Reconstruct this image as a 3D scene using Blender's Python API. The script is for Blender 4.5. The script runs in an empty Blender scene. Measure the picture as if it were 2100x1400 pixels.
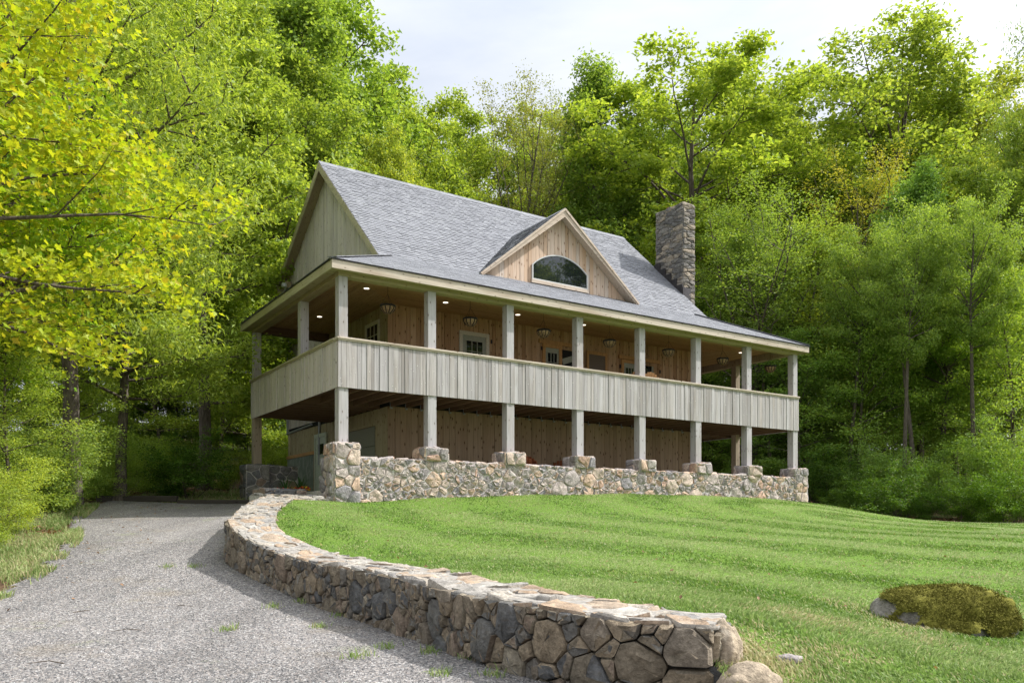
import bpy, math, random
import numpy as np
from mathutils import Vector, Matrix, noise as mnoise
DENOISE=True
R=random.Random(7); rng=np.random.default_rng(7)
S=bpy.context.scene; COL=S.collection
rad=math.radians
# ------------------------------------------------------------------ camera frame (photo calibrated): eye at the origin, looking +Y
F,YH=1692.78,1073.12
YAW,X0,Y0=.5829,-3.5647,17.26           # house frame: a along the front, b into the depth
cy_,sy_=math.cos(YAW),math.sin(YAW)
def w2(a,b): return X0+a*cy_-b*sy_, Y0+a*sy_+b*cy_
def at(px,D): return (px-1050)/F*D, D
def ztop(py,D): return (YH-py)/F*D

# ------------------------------------------------------------------ objects and mesh helpers
def tag(o,label=None,cat=None,group=None,kind=None):
    if label: o['label']=label
    if cat: o['category']=cat
    if group: o['group']=group
    if kind: o['kind']=kind
    return o
def empty(name,loc=(0,0,0),rz=0,**k):
    o=bpy.data.objects.new(name,None); o.empty_display_size=.3
    COL.objects.link(o); o.location=loc; o.rotation_euler=(0,0,rz); tag(o,**k); return o
def link(name,me,mat,parent=None,**k):
    o=bpy.data.objects.new(name,me); COL.objects.link(o)
    for m in (mat if isinstance(mat,(list,tuple)) else [mat]): me.materials.append(m)
    if parent is not None: o.parent=parent
    tag(o,**k); return o
def np_mesh(name,V,Fc,smooth=False,attrs=None):
    """V (n,3), Fc (m,k) all faces the same size"""
    me=bpy.data.meshes.new(name); V=np.ascontiguousarray(V,np.float32); Fc=np.ascontiguousarray(Fc,np.int32)
    me.vertices.add(len(V)); me.vertices.foreach_set('co',V.ravel())
    m,k=Fc.shape; me.loops.add(m*k); me.loops.foreach_set('vertex_index',Fc.ravel())
    me.polygons.add(m); me.polygons.foreach_set('loop_start',np.arange(m,dtype=np.int32)*k)
    me.polygons.foreach_set('loop_total',np.full(m,k,np.int32))
    me.polygons.foreach_set('use_smooth',np.full(m,bool(smooth)))
    if attrs:
        for n,a in attrs.items():
            at_=me.attributes.new(n,'FLOAT','POINT'); at_.data.foreach_set('value',np.ascontiguousarray(a,np.float32))
    me.update(calc_edges=True); return me
class MB:
    def __init__(s): s.v=[]; s.f=[]
    def add(s,vs,fs):
        n=len(s.v); s.v+= [tuple(v) for v in vs]; s.f+=[tuple(i+n for i in f) for f in fs]
    def box(s,x0,y0,z0,x1,y1,z1):
        s.add([(x0,y0,z0),(x1,y0,z0),(x1,y1,z0),(x0,y1,z0),(x0,y0,z1),(x1,y0,z1),(x1,y1,z1),(x0,y1,z1)],
              [(3,2,1,0),(4,5,6,7),(0,1,5,4),(1,2,6,5),(2,3,7,6),(3,0,4,7)])
    def hexa(s,p): s.add(p,[(3,2,1,0),(4,5,6,7),(0,1,5,4),(1,2,6,5),(2,3,7,6),(3,0,4,7)])
    def bar(s,p,q,w,h,up=(0,0,1)):
        p,q=Vector(p),Vector(q); d=(q-p).normalized(); r=d.cross(Vector(up))
        if r.length<1e-4: r=d.cross(Vector((1,0,0)))
        r.normalize(); u=r.cross(d)
        c=[p+r*a*w/2+u*b*h/2 for a,b in ((-1,-1),(1,-1),(1,1),(-1,1))]
        c2=[x+(q-p) for x in c]; s.hexa(c+c2)
    def tube(s,pts,rads,n=8,caps=True):
        pts=[Vector(p) for p in pts]
        if not isinstance(rads,(list,tuple)): rads=[rads]*len(pts)
        base=len(s.v); prev=None
        for i,p in enumerate(pts):
            d=(pts[min(i+1,len(pts)-1)]-pts[max(i-1,0)]).normalized()
            r=(prev if prev is not None else (Vector((0,0,1)) if abs(d.z)<.9 else Vector((1,0,0))))
            r=r-d*r.dot(d)
            if r.length<1e-5: r=d.orthogonal()
            r.normalize(); prev=r; u=d.cross(r)
            for k in range(n):
                t=2*math.pi*k/n; s.v.append(tuple(p+(r*math.cos(t)+u*math.sin(t))*rads[i]))
        for i in range(len(pts)-1):
            for k in range(n):
                a=base+i*n+k; b=base+i*n+(k+1)%n; s.f.append((a,b,b+n,a+n))
        if caps:
            s.f.append(tuple(base+k for k in reversed(range(n)))); s.f.append(tuple(base+(len(pts)-1)*n+k for k in range(n)))
    def lathe(s,prof,c=(0,0,0),n=16):
        base=len(s.v)
        for r,z in prof:
            for k in range(n):
                t=2*math.pi*k/n; s.v.append((c[0]+r*math.cos(t),c[1]+r*math.sin(t),c[2]+z))
        for i in range(len(prof)-1):
            for k in range(n):
                a=base+i*n+k; b=base+i*n+(k+1)%n; s.f.append((a,b,b+n,a+n))
    def build(s,name,mat,parent=None,smooth=None,bevel=0,**k):
        me=bpy.data.meshes.new(name); me.from_pydata(s.v,[],s.f); me.update()
        if smooth is not None:
            me.polygons.foreach_set('use_smooth',[True]*len(me.polygons)); me.set_sharp_from_angle(angle=rad(smooth))
        o=link(name,me,mat,parent,**k)
        if bevel:
            b=o.modifiers.new('bevel','BEVEL'); b.width=bevel; b.segments=2; b.limit_method='ANGLE'
        return o

# ------------------------------------------------------------------ material helper
class NT:
    def __init__(s,name):
        s.m=bpy.data.materials.new(name); s.m.use_nodes=True; s.t=s.m.node_tree; s.t.nodes.clear()
        s.out=s.n('ShaderNodeOutputMaterial')
    def n(s,ty,**k):
        x=s.t.nodes.new(ty)
        for a,v in k.items(): setattr(x,a,v)
        return x
    def l(s,a,b): s.t.links.new(a,b)
    def put(s,sock,v):
        if hasattr(v,'links') or isinstance(v,bpy.types.NodeSocket): s.l(v,sock)
        else: sock.default_value=v
    def coord(s,kind='Object'): return s.n('ShaderNodeTexCoord').outputs[kind]
    def island(s): return s.n('ShaderNodeNewGeometry').outputs['Random Per Island']
    def map(s,vec,scale=(1,1,1),loc=(0,0,0)):
        m=s.n('ShaderNodeMapping'); s.put(m.inputs['Vector'],vec); m.inputs['Scale'].default_value=scale
        s.put(m.inputs['Location'],loc); return m.outputs[0]
    def noise(s,vec,scale=5,detail=4,rough=.55,out='Fac',dist=0):
        n=s.n('ShaderNodeTexNoise'); s.put(n.inputs['Vector'],vec); n.inputs['Scale'].default_value=scale
        n.inputs['Detail'].default_value=detail; n.inputs['Roughness'].default_value=rough; n.inputs['Distortion'].default_value=dist
        return n.outputs[out]
    def voro(s,vec,scale=5,out='Distance',feature='F1',rnd=1):
        n=s.n('ShaderNodeTexVoronoi',feature=feature); s.put(n.inputs['Vector'],vec); n.inputs['Scale'].default_value=scale
        n.inputs['Randomness'].default_value=rnd; return n.outputs[out]
    def ramp(s,fac,stops,interp='LINEAR'):
        r=s.n('ShaderNodeValToRGB'); r.color_ramp.interpolation=interp; e=r.color_ramp.elements
        while len(e)<len(stops): e.new(.5)
        for x,(p,c) in zip(e,stops):
            x.position=p; x.color=(*c,1) if not isinstance(c,(int,float)) else (c,c,c,1)
        s.put(r.inputs[0],fac); return r.outputs[0]
    def mix(s,f,a,b,mode='MIX'):
        m=s.n('ShaderNodeMix',data_type='RGBA',blend_type=mode)
        s.put(m.inputs[0],f)
        for i,v in ((6,a),(7,b)):
            s.put(m.inputs[i],(*v,1) if isinstance(v,tuple) and len(v)==3 else v)
        return m.outputs[2]
    def math(s,op,a,b=0,c=0,clamp=False):
        m=s.n('ShaderNodeMath',operation=op,use_clamp=clamp); s.put(m.inputs[0],a); s.put(m.inputs[1],b); s.put(m.inputs[2],c); return m.outputs[0]
    def vadd(s,a,b):
        m=s.n('ShaderNodeVectorMath',operation='ADD'); s.put(m.inputs[0],a); s.put(m.inputs[1],b); return m.outputs[0]
    def bump(s,h,strength=.3,dist=.01,normal=None):
        b=s.n('ShaderNodeBump'); s.put(b.inputs['Height'],h); b.inputs['Strength'].default_value=strength; b.inputs['Distance'].default_value=dist
        if normal is not None: s.l(normal,b.inputs['Normal'])
        return b.outputs[0]
    def pbr(s,col,rough=.7,normal=None,spec=.3,metal=0,**k):
        p=s.n('ShaderNodeBsdfPrincipled'); s.put(p.inputs['Base Color'],(*col,1) if isinstance(col,tuple) and len(col)==3 else col)
        s.put(p.inputs['Roughness'],rough); p.inputs['Specular IOR Level'].default_value=spec; p.inputs['Metallic'].default_value=metal
        if normal is not None: s.l(normal,p.inputs['Normal'])
        s.l(p.outputs[0],s.out.inputs[0]); return p
def plain(name,col,rough=.6,spec=.3,metal=0,var=.12,bs=30):
    t=NT(name); c=t.coord(); n=t.noise(c,bs,4)
    k=t.mix(1.0,col,t.ramp(n,[(.25,1-var*2),(.75,1+var)]),'MULTIPLY')
    t.pbr(k,rough,t.bump(n,.15,.004),spec,metal); return t.m
def wood(name,cols,axis=2,knot=(.09,.045,.02),kd=.10,kscale=1.0,stain=.25,stainc=(.16,.13,.10),rough=.8,bump=.35):
    t=NT(name); isl=t.island()
    off=t.n('ShaderNodeCombineXYZ')
    for i in range(3): t.put(off.inputs[i],t.math('MULTIPLY',isl,97.3+31*i))
    c=t.vadd(t.coord(),off.outputs[0])
    g=[34,34,34]; g[axis]=1.3; kk=[7*kscale]*3; kk[axis]=2.6*kscale; st=[2.5]*3; st[axis]=.55
    grain=t.noise(t.map(c,g),1,5,.6,dist=.6)
    base=t.ramp(isl,[(i/max(1,len(cols)-1),x) for i,x in enumerate(cols)])
    col=t.mix(1.0,base,t.ramp(grain,[(.25,.66),(.5,1.0),(.8,1.14)]),'MULTIPLY')
    big=t.noise(t.map(c,st),1.4,4,.6)
    col=t.mix(t.math('MULTIPLY',t.ramp(big,[(.5,0.),(.72,1.)]),stain),col,stainc)
    xyz=t.n('ShaderNodeSeparateXYZ'); t.l(c,xyz.inputs[0]); o3=xyz.outputs; ua,ub=[(1,2),(0,2),(0,1)][axis]
    kv=t.n('ShaderNodeCombineXYZ'); t.put(kv.inputs[0],t.math('MULTIPLY',t.math('ADD',o3[ua],o3[ub]),7*kscale)); t.put(kv.inputs[1],t.math('MULTIPLY',o3[axis],2.6*kscale))
    kvn=t.n('ShaderNodeTexVoronoi',voronoi_dimensions='2D'); t.l(kv.outputs[0],kvn.inputs['Vector']); kvn.inputs['Scale'].default_value=1; kn=kvn.outputs['Distance']
    kf=t.ramp(kn,[(kd*.55,1.),(kd,.0)])
    kf2=t.ramp(kn,[(kd,.55),(kd*2.3,0.)])
    col=t.mix(t.math('MULTIPLY',kf2,.5),col,tuple(.6*x for x in cols[0]))
    col=t.mix(kf,col,knot)
    t.pbr(col,rough,t.bump(t.math('ADD',grain,t.math('MULTIPLY',kf,.8)),bump,.006),.2); return t.m
def stone(name,cols,bump=.55,dirt=.25,lich=(.55,.55,.50)):
    t=NT(name); isl=t.island(); off=t.n('ShaderNodeCombineXYZ')
    for i in range(3): t.put(off.inputs[i],t.math('MULTIPLY',isl,53.1+17*i))
    c=t.vadd(t.coord(),off.outputs[0])
    n1=t.noise(c,9,6,.65); n2=t.noise(c,38,5,.7); n3=t.noise(t.map(c,(5,5,16)),2.0,5,.6,dist=1.2)
    base=t.ramp(isl,[((i+.001)/len(cols),x) for i,x in enumerate(cols)],'CONSTANT')
    col=t.mix(1.0,base,t.ramp(n1,[(.25,.50),(.5,1.0),(.75,1.45)]),'MULTIPLY')
    col=t.mix(1.0,col,t.ramp(n2,[(.3,.6),(.7,1.28)]),'MULTIPLY')
    col=t.mix(t.math('MULTIPLY',t.ramp(n3,[(.5,0.),(.7,1.)]),.45),col,tuple(x*.6 for x in cols[0]))
    col=t.mix(t.math('MULTIPLY',t.ramp(t.noise(c,3.3,5,.7),[(.56,0.),(.68,1.)]),dirt),col,lich)
    h=t.math('ADD',t.math('MULTIPLY',n1,1.4),t.math('MULTIPLY',n2,.5))
    t.pbr(col,.88,t.bump(h,bump,.045),.2); return t.m
def leafmat(name,cols,trans=.42,rough=.5):
    t=NT(name); isl=t.island()
    col=t.ramp(isl,[(i/max(1,len(cols)-1),x) for i,x in enumerate(cols)])
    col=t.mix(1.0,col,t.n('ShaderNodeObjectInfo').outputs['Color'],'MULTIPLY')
    p=t.n('ShaderNodeBsdfPrincipled'); t.l(col,p.inputs['Base Color']); p.inputs['Roughness'].default_value=rough; p.inputs['Specular IOR Level'].default_value=.25
    tr=t.n('ShaderNodeBsdfTranslucent'); t.l(t.mix(1.0,col,(1.25,1.15,.45),'MULTIPLY'),tr.inputs[0])
    m=t.n('ShaderNodeMixShader'); m.inputs[0].default_value=trans; t.l(p.outputs[0],m.inputs[1]); t.l(tr.outputs[0],m.inputs[2]); t.l(m.outputs[0],t.out.inputs[0]); return t.m

M={}
M['gray']=wood('weathered_grey_boards',[(.35,.325,.325),(.42,.395,.40),(.29,.27,.268),(.44,.41,.40),(.375,.352,.355),(.47,.448,.455),(.41,.37,.35)],knot=(.60,.58,.55),kd=.055,stain=.5,stainc=(.25,.21,.17),bump=.8)
M['gable']=wood('pale_gable_boards',[(.54,.49,.475),(.60,.545,.525),(.48,.44,.425),(.56,.52,.505),(.62,.565,.54)],knot=(.20,.15,.10),kd=.06,stain=.25,stainc=(.33,.25,.15))
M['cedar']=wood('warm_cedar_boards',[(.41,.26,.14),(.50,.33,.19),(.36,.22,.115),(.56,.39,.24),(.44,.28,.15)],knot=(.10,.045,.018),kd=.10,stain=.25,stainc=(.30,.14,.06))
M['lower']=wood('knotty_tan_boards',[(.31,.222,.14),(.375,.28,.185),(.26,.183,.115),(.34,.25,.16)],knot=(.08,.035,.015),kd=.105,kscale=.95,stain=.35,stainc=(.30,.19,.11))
M['sidelow']=wood('olive_tan_boards',[(.37,.315,.19),(.43,.37,.235),(.33,.28,.165)],knot=(.13,.08,.03),kd=.09,stain=.25,stainc=(.28,.2,.1))
M['dormer']=wood('pinkish_pine_boards',[(.56,.40,.28),(.62,.50,.40),(.50,.35,.235),(.60,.52,.45),(.57,.43,.32)],knot=(.16,.07,.03),kd=.095,stain=.2,stainc=(.45,.26,.14))
M['ceilx']=wood('ceiling_boards',[(.42,.25,.13),(.47,.285,.155),(.39,.225,.115),(.5,.32,.18)],axis=0,knot=(.14,.06,.025),kd=.07,stain=.2,stainc=(.3,.16,.08))
M['ceily']=wood('side_ceiling_boards',[(.40,.26,.14),(.45,.30,.165),(.37,.235,.125)],axis=1,knot=(.14,.06,.025),kd=.07,stain=.2,stainc=(.3,.16,.08))
M['post']=wood('grey_timber_posts',[(.395,.375,.38),(.44,.42,.43),(.345,.33,.33)],knot=(.15,.12,.09),kd=.075,stain=.45,stainc=(.27,.22,.17),bump=.5)
M['postw']=wood('brown_timber_posts',[(.33,.27,.20),(.36,.29,.21)],knot=(.12,.08,.05),kd=.07)
M['trimx']=wood('fascia_boards',[(.50,.42,.34),(.57,.50,.42),(.47,.385,.30)],axis=0,knot=(.12,.07,.04),kd=.06,stain=.5,stainc=(.27,.19,.12),bump=.5)
M['trimy']=wood('side_fascia_boards',[(.45,.41,.28),(.42,.38,.26)],axis=1,knot=(.12,.08,.04),kd=.06,stain=.35,stainc=(.25,.2,.1))
M['beamx']=wood('porch_beams',[(.36,.31,.20),(.40,.345,.225)],axis=0,knot=(.1,.07,.03),kd=.06,stain=.3,stainc=(.25,.2,.09))
M['beamy']=wood('side_porch_beams',[(.34,.28,.175),(.31,.25,.155)],axis=1,knot=(.1,.06,.03),kd=.06,stain=.3,stainc=(.2,.13,.07))
M['dark']=wood('dark_joists',[(.13,.08,.05),(.17,.105,.065),(.11,.065,.04)],axis=1,knot=(.05,.03,.02),kd=.06)
M['darkx']=wood('dark_side_joists',[(.12,.075,.048),(.15,.095,.06)],axis=0,knot=(.05,.03,.02),kd=.06)
M['oldtimber']=wood('old_dark_timber',[(.055,.047,.04),(.075,.065,.055)],axis=0,knot=(.02,.018,.015))
M['rake']=wood('rake_boards',[(.52,.44,.36),(.48,.40,.32)],axis=0,knot=(.2,.12,.07),kd=.07,stain=.3,stainc=(.45,.3,.2))
M['orange']=wood('fresh_cedar_trim',[(.48,.27,.11),(.52,.30,.13)],knot=(.2,.09,.03),kd=.05)
M['cream']=plain('cream_trim',(.60,.57,.46),.5)
M['sage']=plain('sage_painted_door',(.36,.38,.31),.45)
M['palegreen']=plain('pale_green_painted_door',(.55,.60,.50),.4)
M['garage']=plain('olive_garage_panels',(.25,.25,.19),.5)
M['white']=plain('white_window_frame',(.52,.53,.52),.35,var=.04)
M['iron']=plain('black_iron',(.022,.022,.024),.5,.4)
M['galv']=plain('grey_conduit',(.30,.32,.34),.4,.5)
M['brass']=plain('brass',(.5,.32,.08),.3,.5,1)
M['copper']=plain('dark_metal_flashing',(.075,.068,.07),.38,.5,.6,.25,9)
M['flue']=plain('red_clay_flue',(.45,.13,.06),.8)
M['redwood']=wood('red_brown_chair_slats',[(.24,.075,.03),(.29,.10,.045)],knot=(.1,.03,.01),kd=.04)
M['bench']=wood('orange_bench_slats',[(.34,.19,.09),(.39,.23,.11)],knot=(.15,.06,.02),kd=.05)
M['beige']=plain('beige_weave',(.5,.42,.31),.8,var=.3,bs=60)
M['plastic']=plain('grey_plastic_fixture',(.42,.44,.45),.4)
def glass(name,col=(.012,.016,.018)):
    t=NT(name); n=t.noise(t.coord(),1.2,2); t.pbr(col,.02,t.bump(n,.02,.02),.9); return t.m
M['glass']=glass('dark_window_glass')
M['gap']=plain('dark_interior',(.02,.02,.02),.9)
t=NT('screen_mesh'); t.pbr((.16,.13,.10),.8); M['screen']=t.m
t=NT('lit_downlight'); e=t.n('ShaderNodeEmission'); e.inputs[0].default_value=(1,.84,.66,1); e.inputs[1].default_value=2.4; t.l(e.outputs[0],t.out.inputs[0]); M['lamp']=t.m
GR=[(0.385, 0.339, 0.32), (0.489, 0.417, 0.378), (0.312, 0.281, 0.276), (0.551, 0.398, 0.291), (0.437, 0.388, 0.359), (0.582, 0.466, 0.388), (0.374, 0.33, 0.325), (0.52, 0.349, 0.262), (0.437, 0.373, 0.339), (0.291, 0.272, 0.281), (0.52, 0.417, 0.339)]
M['tstone']=stone('mortared_granite',GR,.6,.35,(.6,.58,.54))
M['rstone']=stone('fieldstone',[(.20,.165,.12),(.27,.215,.15),(.15,.145,.135),(.235,.19,.14),(.30,.24,.17),(.165,.15,.13),(.24,.185,.14),(.21,.195,.17),(.185,.155,.115),(.12,.12,.12),(.29,.25,.19),(.21,.175,.135)],.7,.15,(.36,.33,.27))
M['cap']=stone('cap_flagstones',[(.31,.275,.23),(.345,.31,.265),(.26,.24,.22),(.32,.235,.165),(.37,.345,.31),(.285,.265,.24),(.33,.26,.195),(.225,.215,.205)],.5,.3,(.66,.63,.58))
M['cstone']=stone('ledgestone',[(.21,.193,.173),(.275,.245,.21),(.155,.147,.138),(.33,.28,.22),(.19,.18,.168),(.24,.222,.20),(.36,.30,.23),(.125,.12,.115)],.6,.3,(.46,.45,.42))
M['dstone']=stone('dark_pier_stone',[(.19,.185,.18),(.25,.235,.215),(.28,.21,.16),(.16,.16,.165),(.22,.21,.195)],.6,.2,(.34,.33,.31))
M['tanrock']=stone('tan_rock',[(.37,.30,.22),(.34,.28,.21)],.7,.25)
M['boulder']=stone('boulder_rock',[(.25,.23,.20),(.22,.20,.175)],.8,.3)
M['mortar']=plain('pale_mortar',(.58,.545,.51),.95,var=.25,bs=22)
M['darkjoint']=plain('deep_joint_soil',(.075,.065,.052),1,var=.4,bs=14)
M['capmortar']=plain('cap_mortar',(.29,.27,.245),.95,var=.3,bs=18)
M['cmortar']=plain('chimney_mortar',(.40,.39,.365),.95,var=.3,bs=22)
t=NT('greenish_stone_panel'); c=t.map(t.coord(),(1,1,.5)); n=t.noise(c,5,6,.7,dist=1.5)
t.pbr(t.ramp(n,[(.3,(.11,.135,.11)),(.5,(.20,.235,.19)),(.68,(.34,.36,.31))]),.75,t.bump(n,.5,.02)); M['panel']=t.m
t=NT('grey_shingles'); isl=t.island(); n=t.noise(t.coord(),220,2)
col=t.mix(1.0,t.ramp(isl,[(0,(.178,.184,.203)),(.3,(.194,.200,.22)),(.7,(.209,.215,.236)),(1,(.236,.243,.262))]),t.ramp(n,[(.2,.6),(.8,1.35)]),'MULTIPLY')
col=t.mix(1.0,col,t.ramp(t.noise(t.coord(),.6,4),[(.3,.97),(.7,1.03)]),'MULTIPLY')
t.pbr(col,.85,t.bump(n,.3,.004),.3); M['shingle']=t.m

# ------------------------------------------------------------------ terrain functions
_dy=[-40,0,4,5.6,6.5,7.6,8.6,9.5,10.3,11,13,15,17,19,21,24,40,90,300]
_dz=[-1.6,-1.02,-.965,-.955,-.955,-.93,-.875,-.775,-.63,-.485,-.235,-.02,.18,.37,.55,.9,3.4,9.5,24]
_ry=[-40,0,5,10,14,18,22,25,27,30,45,90,300]
_rz=[-1.9,-1.3,-1.15,-.75,-.55,-.42,-.25,-.1,.05,.3,2.3,8,22]
def sm(x,a,b):
    t=np.clip((x-a)/(b-a),0,1); return t*t*(3-2*t)
def drive_z(Y):
    Y=np.asarray(Y,float); return sum(np.interp(Y+d,_dy,_dz) for d in (-.8,-.4,0,.4,.8))/5
def G0(X,Y):
    X=np.asarray(X,float); Y=np.asarray(Y,float)
    r=sum(np.interp(Y+d,_ry,_rz) for d in (-1,0,1))/3
    t=sm(X,2.,9.); z=drive_z(Y)*(1-t)+r*t
    z=z+sm(-X,7.5,14)*.35*(1-sm(Y,16,30))           # bank left of the drive
    return z
# retaining wall: outer top edge (X,Y), top z
RW=[(-4.95,16.9,.60),(-4.76,15.1,.41),(-4.46,13.5,.245),(-4.08,12.1,.125),(-3.775,11.0,.02),(-3.303,10.3,-.17),(-2.70,9.5,-.31),(-2.027,8.6,-.39),
    (-1.297,7.6,-.42),(-.653,6.5,-.465),(-.208,5.65,-.478),(.176,5.08,-.495),(.60,4.72,-.525),(1.11,4.53,-.548)]
def catmull(P,n=10):
    P=[np.array(p,float) for p in P]; P=[2*P[0]-P[1]]+P+[2*P[-1]-P[-2]]; out=[]
    for i in range(1,len(P)-2):
        for k in range(n):
            t=k/n; a,b,c,d=P[i-1:i+3]
            out.append(.5*((2*b)+(-a+c)*t+(2*a-5*b+4*c-d)*t*t+(-a+3*b-3*c+d)*t**3))
    out.append(P[-2]); return np.array(out)
RC=catmull(RW); _seg=np.hypot(*np.diff(RC[:,:2],axis=0).T); RL=np.r_[0,np.cumsum(_seg)]
def rw_at(u):
    x=np.interp(u,RL,RC[:,0]); y=np.interp(u,RL,RC[:,1]); z=np.interp(u,RL,RC[:,2]); e=.12
    u0,u1=max(0,u-e),min(RL[-1],u+e)
    dx=np.interp(u1,RL,RC[:,0])-np.interp(u0,RL,RC[:,0]); dy=np.interp(u1,RL,RC[:,1])-np.interp(u0,RL,RC[:,1]); L=math.hypot(dx,dy)
    return x,y,z,dx/L,dy/L
TH=.60
def rw_in(u,w): 
    x,y,z,dx,dy=rw_at(u); return x-dy*w,y+dx*w,z
# lawn heights: thin plate spline through surveyed points
LP=[]
for u in np.linspace(.6,RL[-1]-.1,16):
    x,y,z=rw_in(u,TH); LP.append((x,y,z-.07))
for a,z in ((0,.43),(1.5,.52),(3,.60),(4.8,.67),(7.8,.755),(11.5,.755),(13.5,.70),(15.2,.61)): 
    x,y=w2(a,-.35); LP.append((x,y,z))
    x,y=w2(a,.8); LP.append((x,y,z+.02))
LP+=[(2.35,11.5,-.20),(-.87,16,.22),(3.8,10,-.42),(6.2,10,-.47),(3.2,6.5,-.82),(4.2,6.6,-.86),(2.9,4.6,-.90),(1.75,4.5,-.85),(1.5,4.2,-.92),(1.2,5.6,-.58),(2.3,6.6,-.62),(12.5,25.8,.1),(16,23.5,.03),(20,22.5,.0),
     (10,16,-.2),(6,17,.05),(14,17,-.15),(9.9,22,.1),(9,7,-.9),(6,5,-1.0),(.5,9.5,-.33),(2.5,3.2,-1.0),(13,28,.2)]
LP=np.array(LP)
def _U(r2): return np.where(r2>1e-9,r2*np.log(np.maximum(r2,1e-9)),0)
_n=len(LP); _K=_U(((LP[:,None,:2]-LP[None,:,:2])**2).sum(-1))+np.eye(_n)*.6; _P=np.c_[np.ones(_n),LP[:,:2]]
_W=np.linalg.solve(np.block([[_K,_P],[_P.T,np.zeros((3,3))]]),np.r_[LP[:,2],0,0,0])
def lawn_z(X,Y):
    X=np.atleast_1d(np.asarray(X,float)); Y=np.atleast_1d(np.asarray(Y,float)); o=np.zeros(X.shape)
    xs,ys=X.ravel(),Y.ravel(); r=np.zeros(xs.shape)
    for i in range(0,len(xs),20000):
        x,y=xs[i:i+20000],ys[i:i+20000]
        r[i:i+20000]=_U((x[:,None]-LP[None,:,0])**2+(y[:,None]-LP[None,:,1])**2)@_W[:_n]+_W[_n]+_W[_n+1]*x+_W[_n+2]*y
    return r.reshape(X.shape)
def inpoly(X,Y,poly):
    c=np.zeros(X.shape,bool); n=len(poly)
    for i in range(n):
        x1,y1=poly[i]; x2,y2=poly[(i+1)%n]
        if y1==y2: continue
        c^=((y1>Y)!=(y2>Y))&(X<(x2-x1)*(Y-y1)/(y2-y1)+x1)
    return c
_mid=[rw_in(u,.34)[:2] for u in np.linspace(.0,RL[-1]-.02,50)]
LAWN=[w2(.2,.1),w2(-.45,-.1)]+[(-4.2,16.9)]+_mid+[(1.09,4.62),(1.15,4.25),(1.3,1.5),(9,2),(16,9),(24,19),(23,23),(16.5,24.6),(12.8,26.6),w2(15.6,.1)]
def ground_z(X,Y):
    X=np.asarray(X,float); Y=np.asarray(Y,float); z=G0(X,Y)-.07
    inside=inpoly(X,Y,LAWN); 
    if inside.any(): z=np.where(inside,np.minimum(z,lawn_z(X,Y)-.15),z)
    return z
def terr(X,Y): return float(G0(X,Y))-.07

def lawn_s(X,Y): return lawn_z(X,Y)+np.sin(np.asarray(X)*2.1+Y)*.008+np.sin(np.asarray(Y)*1.7-X*1.2)*.008
# ------------------------------------------------------------------ setting: ground, drive, lawn
def grid(name,xs,ys,zf,mask=None,mat=None,smooth=True,**k):
    X,Y=np.meshgrid(xs,ys); Z=zf(X,Y); V=np.c_[X.ravel(),Y.ravel(),Z.ravel()]
    nx,ny=len(xs),len(ys); i=np.arange(nx*ny).reshape(ny,nx)
    Fc=np.c_[i[:-1,:-1].ravel(),i[:-1,1:].ravel(),i[1:,1:].ravel(),i[1:,:-1].ravel()]
    if mask is not None:
        m=mask(X,Y).ravel(); Fc=Fc[m[Fc].all(1)]
        used=np.unique(Fc); re=-np.ones(len(V),int); re[used]=np.arange(len(used)); V=V[used]; Fc=re[Fc]
    return link(name,np_mesh(name,V,Fc,smooth),mat,**k)
t=NT('forest_floor'); c=t.coord(); n=t.noise(c,1.2,6,.7); n2=t.noise(c,14,5,.7)
col=t.ramp(n2,[(.3,(.05,.032,.02)),(.5,(.12,.075,.045)),(.68,(.22,.14,.085))])
col=t.mix(t.ramp(n,[(.48,0.),(.62,1.)]),col,t.mix(n2,(.03,.06,.012),(.09,.15,.03)))
t.pbr(col,.95,t.bump(n2,.8,.05),.1); M['floor']=t.m
t=NT('gravel'); c=t.coord(); v=t.n('ShaderNodeTexVoronoi'); t.l(c,v.inputs['Vector']); v.inputs['Scale'].default_value=62
sp=t.n('ShaderNodeSeparateColor'); t.l(v.outputs['Color'],sp.inputs[0])
col=t.ramp(sp.outputs[0],[(0,(.08,.079,.082)),(.25,(.14,.137,.138)),(.5,(.21,.20,.195)),(.75,(.28,.25,.23)),(.93,(.36,.345,.335)),(1,(.45,.44,.43))])
big=t.noise(t.map(c,(1.5,.35,1)),1.0,5,.6); col=t.mix(1.0,col,t.ramp(big,[(.3,.66),(.5,.88),(.72,1.06)]),'MULTIPLY')
col=t.mix(t.math('MULTIPLY',t.ramp(t.noise(c,.9,6,.7),[(.56,0.),(.7,1.)]),.4),col,(.20,.165,.115))
col=t.mix(t.math('MULTIPLY',t.ramp(t.noise(t.map(c,(1,1,1),(31,7,0)),1.1,6,.75),[(.60,0.),(.72,1.)]),.5),col,(.16,.20,.06))
t.pbr(col,.9,t.bump(v.outputs['Distance'],.7,.012),.2); M['gravel']=t.m
t=NT('lawn_turf'); c=t.coord(); n=t.noise(c,30,5,.7); n1=t.noise(c,.7,5,.65)
col=t.mix(n,(.07,.14,.015),(.14,.22,.04)); col=t.mix(t.math('MULTIPLY',t.ramp(n1,[(.55,0.),(.75,1.)]),.5),col,(.19,.20,.06))
t.pbr(col,.95,t.bump(n,.6,.03),.1); M['turf']=t.m
xs=np.r_[np.arange(-140,-30,6.),np.arange(-30,32,.5),np.arange(32,146,6.)]; ys=np.r_[np.arange(-60,-4,5.),np.arange(-4,46,.5),np.arange(46,72,2.),np.arange(72,260,9.)]
grid('ground',xs,ys,ground_z,None,M['floor'],kind='structure')
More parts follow.
